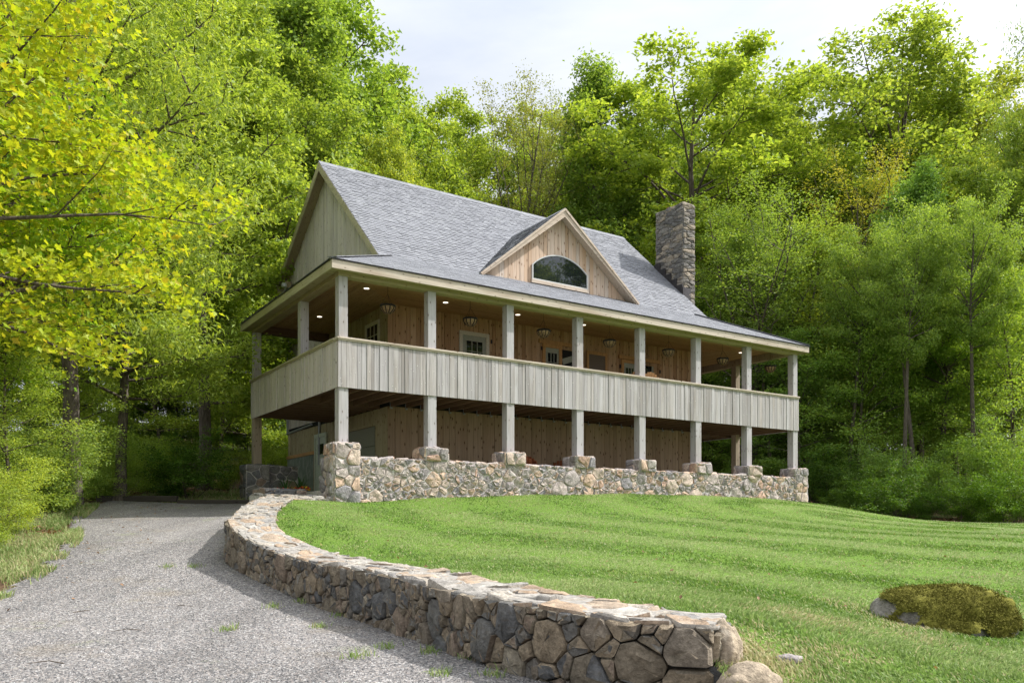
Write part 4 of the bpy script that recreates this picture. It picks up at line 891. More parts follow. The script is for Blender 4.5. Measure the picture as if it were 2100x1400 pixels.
def make_tree(seed,h,base,rad_,nl,shape,leaf,lsize,per,trunk_r,elev=(20,70),spread=(.30,.10),sub=6,twig=3,up=.9,droop=0,stems=1,mat='leaf',rise=.35,bare=.55):
    r=np.random.default_rng(seed); segs=[]; L=[]
    def line(p,d,l,k,bend,wob):
        pts=[p]; d=d.copy()
        for i in range(k):
            d=unit(d+np.array((0,0,bend/k))+r.normal(0,wob,3)); pts.append(pts[-1]+d*l/k)
        return np.array(pts)
    starts=[]
    if stems==1:
        T=line(np.zeros(3),np.array((0,0,1.)),h*.90,10,0,.05); T[:,:2]*=.6; tr=trunk_r*np.linspace(1,.10,11)**.9; tr[0]*=1.35
        T[0,2]=-.4; segs.append((T,tr,8)); starts=[(T,nl)]
    else:
        for q in range(stems):
            az=q*2.4+r.random(); d=unit(np.array((math.cos(az)*.55*r.uniform(.5,1.2),math.sin(az)*.55*r.uniform(.5,1.2),1)))
            T=line(np.array((math.cos(az)*.12,math.sin(az)*.12,-.15)),d,h*r.uniform(.75,1),6,-.1,.10); segs.append((T,trunk_r*np.linspace(1,.2,7),5)); starts.append((T,max(3,nl//stems)))
    for T,nlim in starts:
        zz=T[:,2]; hh=zz[-1]
        for i in range(nlim):
            t=((i+r.random()*.8)/nlim)**.85; az=i*2.39996+r.normal(0,.35)
            el=rad(elev[0]+(elev[1]-elev[0])*t**1.1+r.normal(0,6)); l=rad_*crown_profile(t,shape)*r.uniform(.74,1.16)
            if stems==1:
                zt=h*(base+(1-base)*t*.97); z=min(max(zt-l*math.tan(min(el,1.25))*.9,h*base*.55),hh*.90)
                p=np.array([np.interp(z,zz,T[:,k]) for k in range(3)]); d=np.array((p[0]*.5+math.cos(az)*l,p[1]*.5+math.sin(az)*l,zt))-p; L0=np.linalg.norm(d); l=max(l,.55*L0)
                B=line(p,unit(d-np.array((0,0,rise*.25*L0))),L0,6,rise*.8,.09)
            else:
                z=h*base+(hh-h*base)*t*.97; z=min(z,hh*.985); p=np.array([np.interp(z,zz,T[:,k]) for k in range(3)])
                l*=r.uniform(.5,1.5); d=np.array((math.cos(az)*math.cos(el),math.sin(az)*math.cos(el),math.sin(el))); B=line(p,d,l/max(.45,math.cos(el)),6,rise,.09)
            tr0=np.interp(z,zz,np.linspace(trunk_r,trunk_r*.12,len(zz)))
            r0=min(tr0*.6,.018+.016*l); segs.append((B,r0*np.linspace(1,.18,7),5))
            for j in range(sub):
                q=bare*.55+(1-bare*.55)*(j+r.random())/sub; ip=q*6; i0=min(5,int(ip)); pp=B[i0]+(B[i0+1]-B[i0])*(ip-i0); bd=unit(B[i0+1]-B[i0])
                side=1 if j%2 else -1; lat=unit(np.cross(bd,np.array((0,0,1.)))+1e-6)*side
                sd=unit(bd*.55+lat*r.uniform(.5,1)+np.array((0,0,r.normal(.12,.25)))); sl=l*r.uniform(.28,.48)*(1.15-.6*q)+.12
                Q=line(pp,sd,sl,3,rise*.5,.12); segs.append((Q,r0*.38*np.linspace(1,.2,4),3))
                for k in range(twig):
                    e=.35+.65*(k+r.random())/twig; c=Q[0]+(Q[-1]-Q[0])*e; i1=min(2,int(e*3)); c=Q[i1]+(Q[i1+1]-Q[i1])*(e*3-i1)
                    c=c+r.normal(0,1,3)*np.array((spread[0]*.6,spread[0]*.6,spread[1]*.8)); m=max(1,int(per*r.uniform(.55,1.45)))
                    L.append(c+r.normal(0,1,(m,3))*np.array((spread[0],spread[0],spread[1])))
            m=int(per*1.2); L.append(B[-1]+r.normal(0,1,(m,3))*np.array((spread[0],spread[0],spread[1]*1.3)))
        m=int(per*2); L.append(T[-1]+r.normal(0,1,(m,3))*np.array((spread[0],spread[0],spread[0])))
    C=np.concatenate(L); k=C[:,2]>.05; C=C[k]
    V,Fq=tubes_np(segs); tm=np_mesh('trunk',V,Fq,True); cm=leaves_mesh('crown',C,lsize,leaf,r,up,droop)
    tm.materials.append(M['bark']); cm.materials.append(M[mat]); h=max(h*.9,float(np.percentile(C[:,2],99.6))); return dict(t=tm,c=cm,h=float(h),r=rad_,n=len(C))
PR={}
PR['maple']=make_tree(1,18,.16,3.9,40,'broad','oval',.180,31,.24,(6,58),(.22,.10),sub=8,twig=6,rise=.06)
PR['maple2']=make_tree(2,18,.26,3.5,38,'round','oval',.172,31,.22,(8,60),(.23,.11),sub=8,twig=6,rise=.06)
PR['oak']=make_tree(3,18,.30,4.2,38,'round','oval',.178,30,.26,(8,56),(.24,.11),sub=8,twig=6,rise=.06)
PR['pole']=make_tree(13,18,.52,3.2,26,'round','oval',.145,30,.21,(15,62),(.28,.12),sub=8,twig=5)
PR['sparse']=make_tree(4,18,.30,3.3,30,'round','tuft',.11,20,.17,(30,76),(.25,.13),sub=8,twig=4,mat='leafo')
PR['tulip']=make_tree(5,18,.22,2.5,44,'column','tuft',.145,28,.18,(25,66),(.23,.15),sub=7,twig=5)
PR['beech']=make_tree(6,9,.07,3.4,30,'layer','oval',.11,40,.11,(0,40),(.27,.085),sub=8,twig=6,rise=.1,up=1.1)
PR['sapling']=make_tree(7,10,.10,2.4,28,'column','oval',.10,30,.09,(15,62),(.26,.10),sub=7,twig=5)
PR['elm']=make_tree(8,12,.26,3.5,36,'broad','long',.125,30,.17,(0,60),(.32,.14),sub=8,twig=6,droop=.9,up=.55)
PR['near']=make_tree(9,10,.33,3.5,30,'broad','lobed',.115,30,.15,(-5,55),(.30,.10),sub=7,twig=4,droop=.45,up=.8,mat='leafy',rise=.15)
PR['shrub']=make_tree(10,2.2,.06,1.25,40,'round','oval',.095,18,.022,(10,70),(.14,.09),sub=6,twig=3,stems=6,mat='leafd')
PR['bush']=make_tree(11,2.4,.05,1.4,45,'round','oval',.085,22,.02,(0,60),(.17,.08),sub=6,twig=3,stems=7)
PR['fern']=make_tree(12,.8,.05,.8,18,'layer','long',.10,8,.006,(20,60),(.08,.03),sub=4,twig=2,stems=4,rise=-.5)
GRP={}
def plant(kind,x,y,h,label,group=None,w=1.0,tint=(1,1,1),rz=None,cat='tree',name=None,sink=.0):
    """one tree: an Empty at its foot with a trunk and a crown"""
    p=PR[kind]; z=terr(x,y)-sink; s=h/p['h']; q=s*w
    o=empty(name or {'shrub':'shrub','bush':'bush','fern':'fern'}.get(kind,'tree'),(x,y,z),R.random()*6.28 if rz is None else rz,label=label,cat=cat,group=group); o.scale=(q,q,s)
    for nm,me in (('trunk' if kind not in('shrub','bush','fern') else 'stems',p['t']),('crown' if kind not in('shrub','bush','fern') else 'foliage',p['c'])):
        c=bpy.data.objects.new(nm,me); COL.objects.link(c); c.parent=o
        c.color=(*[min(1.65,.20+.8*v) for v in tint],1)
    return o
def tree_px(kind,px,D,ytop,label,**k):
    x,y=at(px,D); h=ztop(ytop,D*(.93 if D>24 else .97))-terr(x,y); return plant(kind,x,y,h,label,**k)
# --- left side, near
tree_px('near',-190,11.2,-230,'nearest yellow-green maple with big lobed leaves reaching in from the left edge',tint=(.95,.97,1),w=1.05,rz=.6)
tree_px('near',-20,14.5,60,'yellow maple close behind the nearest one, over the left edge of the drive',tint=(.66,.92,1),w=.85,rz=2.2)
tree_px('elm',150,18,-260,'tall fresh green tree with drooping narrow leaves behind the yellow maple',tint=(1.15,1.12,1),w=1.0,rz=1)
tree_px('elm',245,20.5,300,'smaller drooping bright green tree in front of the tall maple at left',tint=(1.1,1.1,1),w=1.2,rz=4)
tree_px('maple',420,25,-190,'tall many-limbed maple left of the gable, reaching above the picture',tint=(1.1,1.1,1),w=.92,rz=.3)
tree_px('tulip',615,33,-110,'tall airy tree just left of the open sky above the gable',tint=(.9,1.0,1),w=1.0,rz=2)
tree_px('maple2',560,31,60,'bright maple between the tall left maple and the house gable',tint=(1.05,1.05,1),w=1.05,rz=5)
tree_px('beech',452,28.5,505,'layered low tree with flat sprays beside the left porch corner',tint=(1.1,1.12,1),w=1.0,rz=.4)
tree_px('beech',335,29.5,540,'layered low tree left of the one at the porch corner',tint=(1.0,1.1,1),w=1.05,rz=2.4)
tree_px('beech',590,33,470,'flat-branched tree seen under the porch roof at the house left side',tint=(1.0,1.05,1),w=1.1,rz=1.4)
tree_px('sapling',135,20.5,600,'bushy sapling left of the back of the drive',tint=(1.1,1.15,1),w=1.1,rz=3.4)
tree_px('sapling',20,15.5,640,'pale green sapling at the left edge above the verge',tint=(1.15,1.15,1),w=1.3,rz=1.4)
tree_px('maple2',250,31,-40,'maple filling the woods behind the drooping trees at left',tint=(.95,1,1),w=1.1,rz=1.9)
tree_px('oak',60,30,-120,'oak deep in the woods at the far left',tint=(.95,1,1),w=1.0,rz=2.9)
tree_px('maple',700,39,190,'maple crown at the foot of the sky beside the tall airy tree',tint=(.9,1,1),w=.8,rz=2.9)
# --- behind the house, left to right
tree_px('oak',780,35,235,'golden rounded crown just above the left half of the ridge',tint=(1.4,1.25,1.0),w=.62,rz=.5)
tree_px('oak',880,43,112,'rounded bright green crown left of the thin olive tree',tint=(1.1,1.1,.95),w=.9,rz=3.6)
tree_px('sparse',1060,44,95,'thin see-through olive tree standing in the dip of the skyline',tint=(1,1,1),w=.9,rz=1.1)
tree_px('sparse',1148,50,130,'small olive tree right behind the thin olive one',tint=(.95,1.05,.9),w=.7,rz=4.1)
tree_px('tulip',1236,43,70,'narrow pointed dark green tree above the dormer',tint=(.8,.92,1),w=1.0,rz=.1)
tree_px('maple',1440,42,70,'big bright maple crown above the chimney',tint=(1.15,1.15,.95),w=1.2,rz=1.9)
tree_px('maple2',1340,47,140,'green maple between the pointed tree and the big maple',tint=(.9,.98,1),w=.75,rz=2.2)
tree_px('oak',1750,46,28,'broad oak forming the highest crown on the right skyline',tint=(1.05,1.05,1),w=1.1,rz=.8)
tree_px('oak',1590,51,80,'oak crown behind the gap between the big maple and the broad oak',tint=(1.0,1.0,1),w=1.05,rz=3.3)
tree_px('oak',1945,52,135,'tawny oak crown right of the broad oak',tint=(1.25,1.1,1.1),w=1.1,rz=5.1)
tree_px('elm',2195,36,-120,'tall narrow-leaved tree cut by the right edge',tint=(1.0,1.05,1.1),w=.5,rz=2.4)
tree_px('sparse',1760,38,238,'golden young tree in front of the broad oak',tint=(1.5,1.35,.75),w=1.0,rz=2.5)
tree_px('sparse',1545,34.5,320,'grey-green loose tree right beside the chimney',tint=(.85,1.2,.9),w=1.35,rz=.4)
tree_px('sapling',1655,35.5,420,'slender many-twigged tree between the grey-green and golden ones',tint=(1.05,1.05,1),w=1.2,rz=1.6)
tree_px('tulip',1885,35.5,300,'bluish green young tree right of the golden one',tint=(.75,1.0,1.3),w=1.1,rz=.9)
tree_px('maple2',2030,35,225,'leaning maple with a long dark limb near the right edge',tint=(.95,1.0,1),w=.9,rz=3.9)
tree_px('beech',1480,37,520,'flat-sprayed tree low behind the chimney',tint=(.8,.95,1),w=1.0,rz=.2)
tree_px('sapling',1760,32.5,540,'dark trunked slim tree right of the porch end',tint=(.95,1.12,1),w=1.05,rz=2.7)
tree_px('maple2',1930,32.5,480,'leafy tree at the wood edge, right of the dark trunked slim one',tint=(.95,1.12,1),w=1.05,rz=4.4)
tree_px('sapling',2080,30,500,'slim leafy tree at the right edge above the lawn',tint=(1.05,1.15,1),w=1.05,rz=5.4)
tree_px('sapling',1640,33,640,'sapling seen beyond the right end of the porch',tint=(.7,.92,1),w=1.4,rz=5.4)
tree_px('sapling',1545,35,690,'low sapling seen through the right porch opening',tint=(.75,.95,1),w=1.5,rz=.4)
# --- deep rows that read as the same woods
r_=random.Random(5)
def deep(px,D,yt,label,group,kinds=('maple','maple2','oak')):
    tree_px(r_.choice(kinds),px,D,yt,label,group=group,tint=(r_.uniform(.9,1.15),r_.uniform(1.0,1.15),1),w=r_.uniform(.85,1.1))
for i in range(14): deep(690+i*118+r_.uniform(-25,25),r_.uniform(55,62),r_.uniform(200,260) if i<6 else r_.uniform(190,260),'tall forest tree deep in the woods behind the house','deep trees behind the house')
for i in range(14): deep(660+i*115+r_.uniform(-30,30),r_.uniform(46,51),r_.uniform(330,420),'mid-height forest tree in the shade behind the roofline','shaded trees behind the roofline',('maple2','beech','oak'))
for i in range(9): deep(-120+i*95+r_.uniform(-25,25),r_.uniform(38,48),r_.uniform(-150,60),'tall forest tree deep in the woods left of the house','deep trees left of the house')
for i in range(10): tree_px('sapling',1450+i*78+r_.uniform(-20,20),r_.uniform(36,42),r_.uniform(560,680),'thin understory tree in the dark woods right of the house',group='understory right of the house',tint=(.9,1.05,1),w=r_.uniform(1.1,1.5))
for i in range(8): tree_px('beech',-60+i*92+r_.uniform(-20,20),r_.uniform(28,33),r_.uniform(600,720),'thin understory tree in the woods left of the house',group='understory left of the house',tint=(.8,.95,1),w=r_.uniform(1.0,1.3))
# bare dark trunks of tall trees whose crowns merge above
for px,D,rr in ((1880,30.5,.22),(1735,32,.2),(2005,29.8,.25),(1858,30,.2),(1585,34,.22),(1500,36,.2),(1960,33,.2),(360,36,.18)):
    tree_px('pole',px,D,395+r_.uniform(-50,50),'dark-trunked forest tree whose crown merges with its neighbours',group='dark-trunked forest trees',tint=(.85,.95,1),w=.75)
# --- shrubs
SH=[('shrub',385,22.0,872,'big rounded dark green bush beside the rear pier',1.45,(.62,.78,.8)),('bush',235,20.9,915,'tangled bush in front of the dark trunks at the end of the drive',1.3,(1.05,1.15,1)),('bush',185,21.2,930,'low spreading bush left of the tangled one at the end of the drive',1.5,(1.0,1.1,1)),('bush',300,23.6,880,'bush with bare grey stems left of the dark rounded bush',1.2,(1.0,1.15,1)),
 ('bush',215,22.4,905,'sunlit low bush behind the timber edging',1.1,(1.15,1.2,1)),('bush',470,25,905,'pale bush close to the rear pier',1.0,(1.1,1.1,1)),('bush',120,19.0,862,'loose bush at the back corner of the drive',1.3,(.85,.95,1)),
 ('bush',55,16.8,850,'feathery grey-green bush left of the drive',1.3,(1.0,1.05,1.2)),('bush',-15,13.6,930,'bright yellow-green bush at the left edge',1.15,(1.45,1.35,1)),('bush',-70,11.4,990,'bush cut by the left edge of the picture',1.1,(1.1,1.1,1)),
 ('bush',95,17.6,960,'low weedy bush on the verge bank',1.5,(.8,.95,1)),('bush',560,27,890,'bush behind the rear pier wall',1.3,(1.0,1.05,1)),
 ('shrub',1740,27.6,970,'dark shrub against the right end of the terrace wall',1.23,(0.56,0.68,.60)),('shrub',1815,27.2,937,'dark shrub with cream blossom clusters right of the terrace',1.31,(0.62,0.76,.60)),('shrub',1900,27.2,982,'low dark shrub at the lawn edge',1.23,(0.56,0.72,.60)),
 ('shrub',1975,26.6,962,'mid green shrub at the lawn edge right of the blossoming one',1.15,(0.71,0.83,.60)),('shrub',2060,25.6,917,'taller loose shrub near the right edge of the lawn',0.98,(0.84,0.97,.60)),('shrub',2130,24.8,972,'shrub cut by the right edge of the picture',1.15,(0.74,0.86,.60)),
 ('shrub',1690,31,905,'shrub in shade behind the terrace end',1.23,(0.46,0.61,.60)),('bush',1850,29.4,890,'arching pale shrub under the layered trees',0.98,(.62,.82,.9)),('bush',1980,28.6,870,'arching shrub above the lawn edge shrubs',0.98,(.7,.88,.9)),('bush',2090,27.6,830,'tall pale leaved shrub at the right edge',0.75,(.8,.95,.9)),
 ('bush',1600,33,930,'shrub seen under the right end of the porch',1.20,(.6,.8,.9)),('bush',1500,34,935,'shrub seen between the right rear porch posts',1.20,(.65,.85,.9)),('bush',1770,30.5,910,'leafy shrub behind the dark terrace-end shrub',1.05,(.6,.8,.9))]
M['blossom']=leafmat('cream_blossoms',[(.50,.52,.30),(.62,.62,.42)],.2)
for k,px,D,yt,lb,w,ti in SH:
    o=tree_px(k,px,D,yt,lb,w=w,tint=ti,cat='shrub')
    if 'cream' in lb:
        cv=np.zeros(len(PR['shrub']['c'].vertices)*3); PR['shrub']['c'].vertices.foreach_get('co',cv); cv=cv.reshape(-1,3); cv=cv[cv[:,2]>.7]
        C=cv[rng.integers(0,len(cv),260)]; C=(C[:,None]*1.03+rng.normal(0,.03,(260,7,3))).reshape(-1,3); link('blossoms',leaves_mesh('blossoms',C,.030,'tuft',rng,up=1),M['blossom'],o)
for px,D,yt in ((118,18.3,1015),(75,17.2,1000)): tree_px('fern',px,D,yt,'small fern at the foot of the bank, '+('nearer the drive' if px>100 else 'under the feathery bush'),tint=(1.1,1.2,1),cat='fern',w=1.2)
# trees across the lawn, out of the frame, that the windows reflect
for x,y,h,k in ((27,13,17,'oak'),(31,7,18,'maple'),(24,18,12,'maple2')): plant(k,x,y,h,'large tree on the far side of the lawn mirrored in the windows',group='trees across the lawn')
# ------------------------------------------------------------------ boulders
def rock(name,loc,size,seed,mat,label,cat='boulder',rz=0,rough=.22,sub=4,parent=None):
    import bmesh
    bm=bmesh.new(); bmesh.ops.create_icosphere(bm,subdivisions=sub,radius=1)
    for v in bm.verts:
        p=v.co; d=1+rough*mnoise.noise(p*1.1+Vector((seed*3.1,seed,0)))+rough*.5*mnoise.noise(p*2.7+Vector((seed,0,5)))+rough*.18*mnoise.noise(p*8+Vector((0,seed,1)))
        v.co=Vector((p.x*size[0],p.y*size[1],p.z*size[2]))*d
    me=bpy.data.meshes.new(name); bm.to_mesh(me); bm.free(); me.polygons.foreach_set('use_smooth',[True]*len(me.polygons))
    o=link(name,me,mat,parent); o.location=loc; o.rotation_euler=(0,0,rz)
    if label: tag(o,label,cat)
    return o
def lz(x,y): return float(lawn_z(x,y)[0])
# the big half buried boulder, mossy on top
bz=lz(*BO); bo=rock('mossy_boulder',(BO[0],BO[1],bz-.035),(.545,.36,.36),6,M['boulder'],'large half buried boulder covered in olive moss on the lawn',rz=-.30,rough=.15,sub=5)
t=NT('moss'); c=t.coord(); n=t.noise(c,26,5,.7); t.pbr(t.ramp(n,[(.3,(.075,.072,.015)),(.55,(.175,.165,.03)),(.75,(.29,.27,.065))]),.95,t.bump(n,1,.02),.1); M['moss']=t.m
bm_me=bo.data; vs=np.zeros(len(bm_me.vertices)*3); bm_me.vertices.foreach_get('co',vs); vs=vs.reshape(-1,3); nr=np.zeros(len(vs)*3); bm_me.vertices.foreach_get('normal',nr); nr=nr.reshape(-1,3)
tri=np.array([p.vertices[:] for p in bm_me.polygons]); cen=vs[tri].mean(1); ncen=nr[tri].mean(1)
keep=[i for i in range(len(tri)) if cen[i,2]>-.07 and (ncen[i,2]>.0+.75*mnoise.noise(Vector(cen[i]*4.5)) and cen[i,0]>-.36+.12*mnoise.noise(Vector(cen[i]*6)))]
ids=np.unique(tri[keep]); re={a:i for i,a in enumerate(ids)}
V=[Vector(vs[a])+Vector(nr[a])*(.012+.05*max(0,.25+mnoise.noise(Vector(vs[a])*11))+.012*mnoise.noise(Vector(vs[a])*40)) for a in ids]
me=bpy.data.meshes.new('moss'); me.from_pydata(V,[],[tuple(re[a] for a in tri[i]) for i in keep]); me.polygons.foreach_set('use_smooth',[True]*len(me.polygons)); link('moss',me,M['moss'],bo)
# moss tufts: fine upright flecks
mc=cen[keep]; mn=ncen[keep]; q=rng.integers(0,len(mc),26000); C=mc[q]+mn[q]*(.026+.016*rng.random((len(q),1)))+rng.normal(0,.009,(len(q),3))
o=link('moss_tufts',leaves_mesh('moss_tufts',C,.013,'tuft',rng,up=.4,outward=mn[q]),M['moss'],bo)
rock('boulder',(1.20,4.66,-.80),(.10,.13,.25),8,M['tanrock'],'pale upright boulder leaning on the near end of the retaining wall',rough=.25)
rock('boulder',(1.27,4.40,-.87),(.17,.14,.125),15,M['tanrock'],'rounded tan boulder on the ground just right of the wall end',rough=.2)
rock('boulder',(1.58,4.72,lz(1.58,4.72)+.0),(.085,.06,.035),21,M['tstone'],'small flat rock half sunk in the dry grass right of the wall end',rough=.2)
rock('rock',(1.31,4.95,lz(1.31,4.95)+.02),(.035,.03,.035),31,M['tstone'],'small grey rock in the grass behind the wall end',cat='rock',rough=.35,sub=3)
# ------------------------------------------------------------------ timber edging, loose leaves, pebbles, weeds
te=MB(); x=-10.3
ti=0
while x<-6.35:
    w=min(2.0,-6.3-x); te.box(x,20.42+ti*.02,float(G0(x,20.4))-.06,x+w-.012,20.58+ti*.02,float(G0(x,20.4))+.085); x+=w; ti=1-ti
te.build('timber_edging',M['oldtimber'],None,bevel=.01,label='dark landscape timbers laid end to end along the back of the drive',cat='edging')
M['litter']=leafmat('dry_leaves',[(.20,.11,.06),(.30,.18,.10),(.14,.075,.04),(.38,.25,.16)],.15,.8)
def scatter(name,poly,n,size,label,zf,mat='litter',cat='leaves',up=1.6,off=.012,kind='oval'):
    xs_=[p[0] for p in poly]; ys_=[p[1] for p in poly]; X=rng.uniform(min(xs_),max(xs_),n); Y=rng.uniform(min(ys_),max(ys_),n); k=inpoly(X,Y,poly); X,Y=X[k],Y[k]
    C=np.c_[X,Y,zf(X,Y)+off+rng.random(len(X))*off]; return link(name,leaves_mesh(name,C,size,kind,rng,up=up),M[mat],kind='stuff',label=label,cat=cat)
scatter('fallen_leaves',LAWN,1100,.042,'scattered brown fallen leaves on the lawn',lawn_z,off=.03)
scatter('leaf_litter',[(-11,20.7),(-6.2,20.7),(-5.5,24.5),(-12,26)],9000,.10,'brown leaf litter under the bushes behind the drive',ground_z)
scatter('bank_litter',[(-14,20),(-9.4,18.6),(-8.3,15.6),(-7.3,12.9),(-6.5,10.5),(-6.4,7),(-9,7),(-11,12),(-15,19)],9000,.08,'brown leaf litter on the bank along the left verge',ground_z)
scatter('wood_litter',[w2(15.6,1.0),(13,26.4),(16.5,24.9),(22,23.2),(24,26),(14,30),(9,29)],8000,.11,'brown leaf litter at the foot of the shrubs along the wood edge',ground_z)
scatter('drive_litter',[(-9.4,19),(-8.2,15.2),(-6.7,12.7),(-5.9,10.6),(-5.6,9),(-5.4,6),(-4.3,6),(-4.6,10),(-5.6,13),(-7.2,16),(-7.6,20)],420,.055,'dry leaves blown along the left edge of the gravel drive',dz_)
# pebbles
n=90000; Y=4.6+ (rng.random(n)**1.5)*8.0; X=rng.uniform(-6.4,1.2,n); k=inpoly(X,Y,DRV)&(X>-.66*Y-.1); X,Y=X[k],Y[k]; n=len(X)
octa=np.array([(1,0,0),(0,1,0),(-1,0,0),(0,-1,0),(0,0,.8),(0,0,-.8)]); of=np.array([(0,1,4),(1,2,4),(2,3,4),(3,0,4)])
th=rng.random(n)*6.28; sx=rng.uniform(.004,.0085,n)*(1+Y*.02); sy=sx*rng.uniform(.6,1,n); sz=sx*rng.uniform(.5,.9,n)
ox=octa[None,:,0]*sx[:,None]; oy=octa[None,:,1]*sy[:,None]; oz=octa[None,:,2]*sz[:,None]+rng.normal(0,.25,(n,6))*sz[:,None]
V=np.stack([X[:,None]+ox*np.cos(th)[:,None]-oy*np.sin(th)[:,None],Y[:,None]+ox*np.sin(th)[:,None]+oy*np.cos(th)[:,None],(dz_(X,Y)+.001)[:,None]+oz],-1).reshape(-1,3)
Fc=((np.arange(n)*6)[:,None,None]+of[None]).reshape(-1,3)
t=NT('pebbles'); isl=t.island(); c=t.coord(); col=t.ramp(isl,[(0,(.07,.07,.073)),(.35,(.145,.142,.143)),(.65,(.225,.212,.205)),(.85,(.30,.26,.235)),(.96,(.38,.365,.355)),(1,(.48,.47,.46))]); col=t.mix(1.0,col,t.ramp(t.noise(t.map(c,(1.5,.35,1)),1.0,5,.6),[(.3,.62),(.5,.95),(.7,1.22)]),'MULTIPLY'); col=t.mix(t.math('MULTIPLY',t.ramp(t.noise(c,.9,6,.7),[(.56,0.),(.7,1.)]),.5),col,(.19,.155,.11)); t.pbr(col,.85,None,.25); M['pebble']=t.m
link('pebbles',np_mesh('pebbles',V,Fc,False),M['pebble'],kind='stuff',label='grey and pinkish crushed stone pebbles on the drive',cat='gravel')
# weed tufts in the gravel
W=[]
for px,py in ((560,1245),(655,1285),(700,1262),(880,1340),(905,1385),(735,1350),(960,1350),(345,1160),(470,1290),(400,1010+150),(620,1235),(790,1330),(1010,1385)):
    zz=lambda D:float(G0((px-1050)/F*D,D)); lo,hi=4.6,14.
    for _ in range(40):
        m=(lo+hi)/2
        if YH-F*zz(m)/m>py: lo=m
        else: hi=m
    W.append(((px-1050)/F*lo,lo))
X=np.concatenate([rng.normal(x,.045,60) for x,y in W]); Y=np.concatenate([rng.normal(y,.06,60) for x,y in W]); n=len(X)
link('weeds',np_mesh('weeds',*(lambda v,t_,a:(v,t_,False,a))(*blades(X,Y,dz_(X,Y)-.005,rng.uniform(.02,.075,n),.006+rng.random(n)*.004,rng.normal(0,.3,(n,2)),rng.uniform(.3,.9,n),(rng.random(n)<.1)*.7))),M['grass'],kind='stuff',label='small green weed tufts growing through the gravel near the wall',cat='weeds')
# dead twigs on the drive
tw=[]
for i,(px,D) in enumerate(((365,8.6),(150,8.2),(130,5.6),(290,7.2))):
    x,y=at(px,D); z=float(G0(x,y))+.01; a=r_.uniform(0,6); l=.12
    mb=MB(); mb.tube([(x,y,z),(x+l*math.cos(a),y+l*math.sin(a),z+.012),(x+2*l*math.cos(a+.3),y+2*l*math.sin(a+.3),z)],[.005,.004,.002],5); mb.build('twig',M['bark'],None,label='dry brown twig lying on the gravel drive',cat='twig',group='twigs on the drive')
# ------------------------------------------------------------------ hanging baskets
def hang_basket(a,b,label):
    x,y=w2(a,b); o=empty('hanging_basket',(x,y,4.74),R.random()*6,label=label,cat='hanging basket',group='wire hanging baskets along the porch')
    rr=.165; mb=MB(); mb.lathe([(rr+.004,.148),(rr+.020,.165),(rr+.008,.192),(rr-.012,.17),(rr+.004,.148)],n=20)
    for i in range(10):
        t=i*2*math.pi/10; mb.tube([((rr+.006)*math.cos(t)*math.cos(p),(rr+.006)*math.sin(t)*math.cos(p),.16-.16*math.sin(p)) for p in np.linspace(0,1.4,7)],.011,4)
    mb.build('wire_frame',M['iron'],o)
    mb=MB(); mb.lathe([(.0,.006)]+[((rr-.006)*math.cos(p),.165-.158*math.sin(p)) for p in np.linspace(1.35,0,8)]+[((rr-.03),.14),(.0,.12)],n=20); l_=mb.build('coco_liner',M['coco'],o)
    C=[]; n=420; th=rng.random(n)*6.28; ph=rng.uniform(0,1.4,n); P=np.c_[np.cos(th)*np.cos(ph)*rr,np.sin(th)*np.cos(ph)*rr,.162-.16*np.sin(ph)]; P[:,2]-=rng.random(n)*.02
    link('coco_fibres',leaves_mesh('coco_fibres',P,.035,'long',rng,up=0,droop=1.5),M['coco'],l_)
    mb=MB(); top=5.352-4.74
    for i in range(3): t=i*2.094+.3; mb.tube([(rr*math.cos(t),rr*math.sin(t),.17),(0,0,.44)],.0035,4)
    mb.tube([(0,0,.44),(0,0,top)],.0045,4); mb.build('chain',M['iron'],o)
M['coco']=plain('coco_fibre',(.50,.35,.20),.95,var=.35,bs=40)
nb=['nearest the left porch corner','above the cream trimmed door','between the third and fourth porch posts','above the open screen door','between the fifth and sixth porch posts','between the sixth and seventh porch posts','at the far right porch corner against trees']
for i,a in enumerate((1.40,3.56,5.73,7.91,10.09,12.3,14.45)): hang_basket(a,.75,'wire hanging basket with brown liner, '+nb[i])
# ------------------------------------------------------------------ chairs
def slat_chair(a,b,z,rz,mat,label,group=None,fan=True,name='garden_chair'):
    x,y=w2(a,b); o=empty(name,(x,y,z),YAW+rz,label=label,cat='chair',group=group); m=M[mat]
    for i in range(5):
        mb=MB(); mb.bar((-.25+.0,-.20+i*.10,.36-i*.025),(.25,-.20+i*.10,.36-i*.025),.085,.02); mb.build('seat_slat',m,o)
    for i in range(7):
        t=(i-3)/3; mb=MB(); mb.bar((t*.20,.24,.22),(t*(.30 if fan else .24),.24+.33,1.02-abs(t)**2*.13),.072,.02,up=(0,-1,.3)); mb.build('back_slat',m,o)
    mb=MB(); mb.bar((-.30,.40,.60),(.30,.40,.60),.05,.03); mb.bar((-.25,.30,.30),(.25,.30,.30),.05,.03); mb.build('back_rail',m,o)
    for s in (-1,1):
        mb=MB(); mb.bar((s*.33,-.30,.56),(s*.33,.42,.58),.12,.024,up=(0,0,1)); mb.build('armrest',m,o)
        mb=MB(); mb.bar((s*.29,-.22,0),(s*.29,-.22,.55),.09,.03,up=(0,1,0)); mb.build('leg',m,o)
        mb=MB(); mb.bar((s*.27,-.25,.35),(s*.27,.62,.02),.03,.10,up=(0,0,1)); mb.build('leg',m,o)
    return o
slat_chair(5.33,.95,.70,2.2,'redwood','red-brown slatted garden chair turned left, left of the other one behind the terrace wall')
slat_chair(6.02,1.15,.70,1.7,'redwood','red-brown garden chair with fanned back leaning left, middle one behind the terrace wall')
slat_chair(6.62,1.6,.72,-1.1,'redwood','dark red-brown garden chair against the lower wall, only its back tip showing')
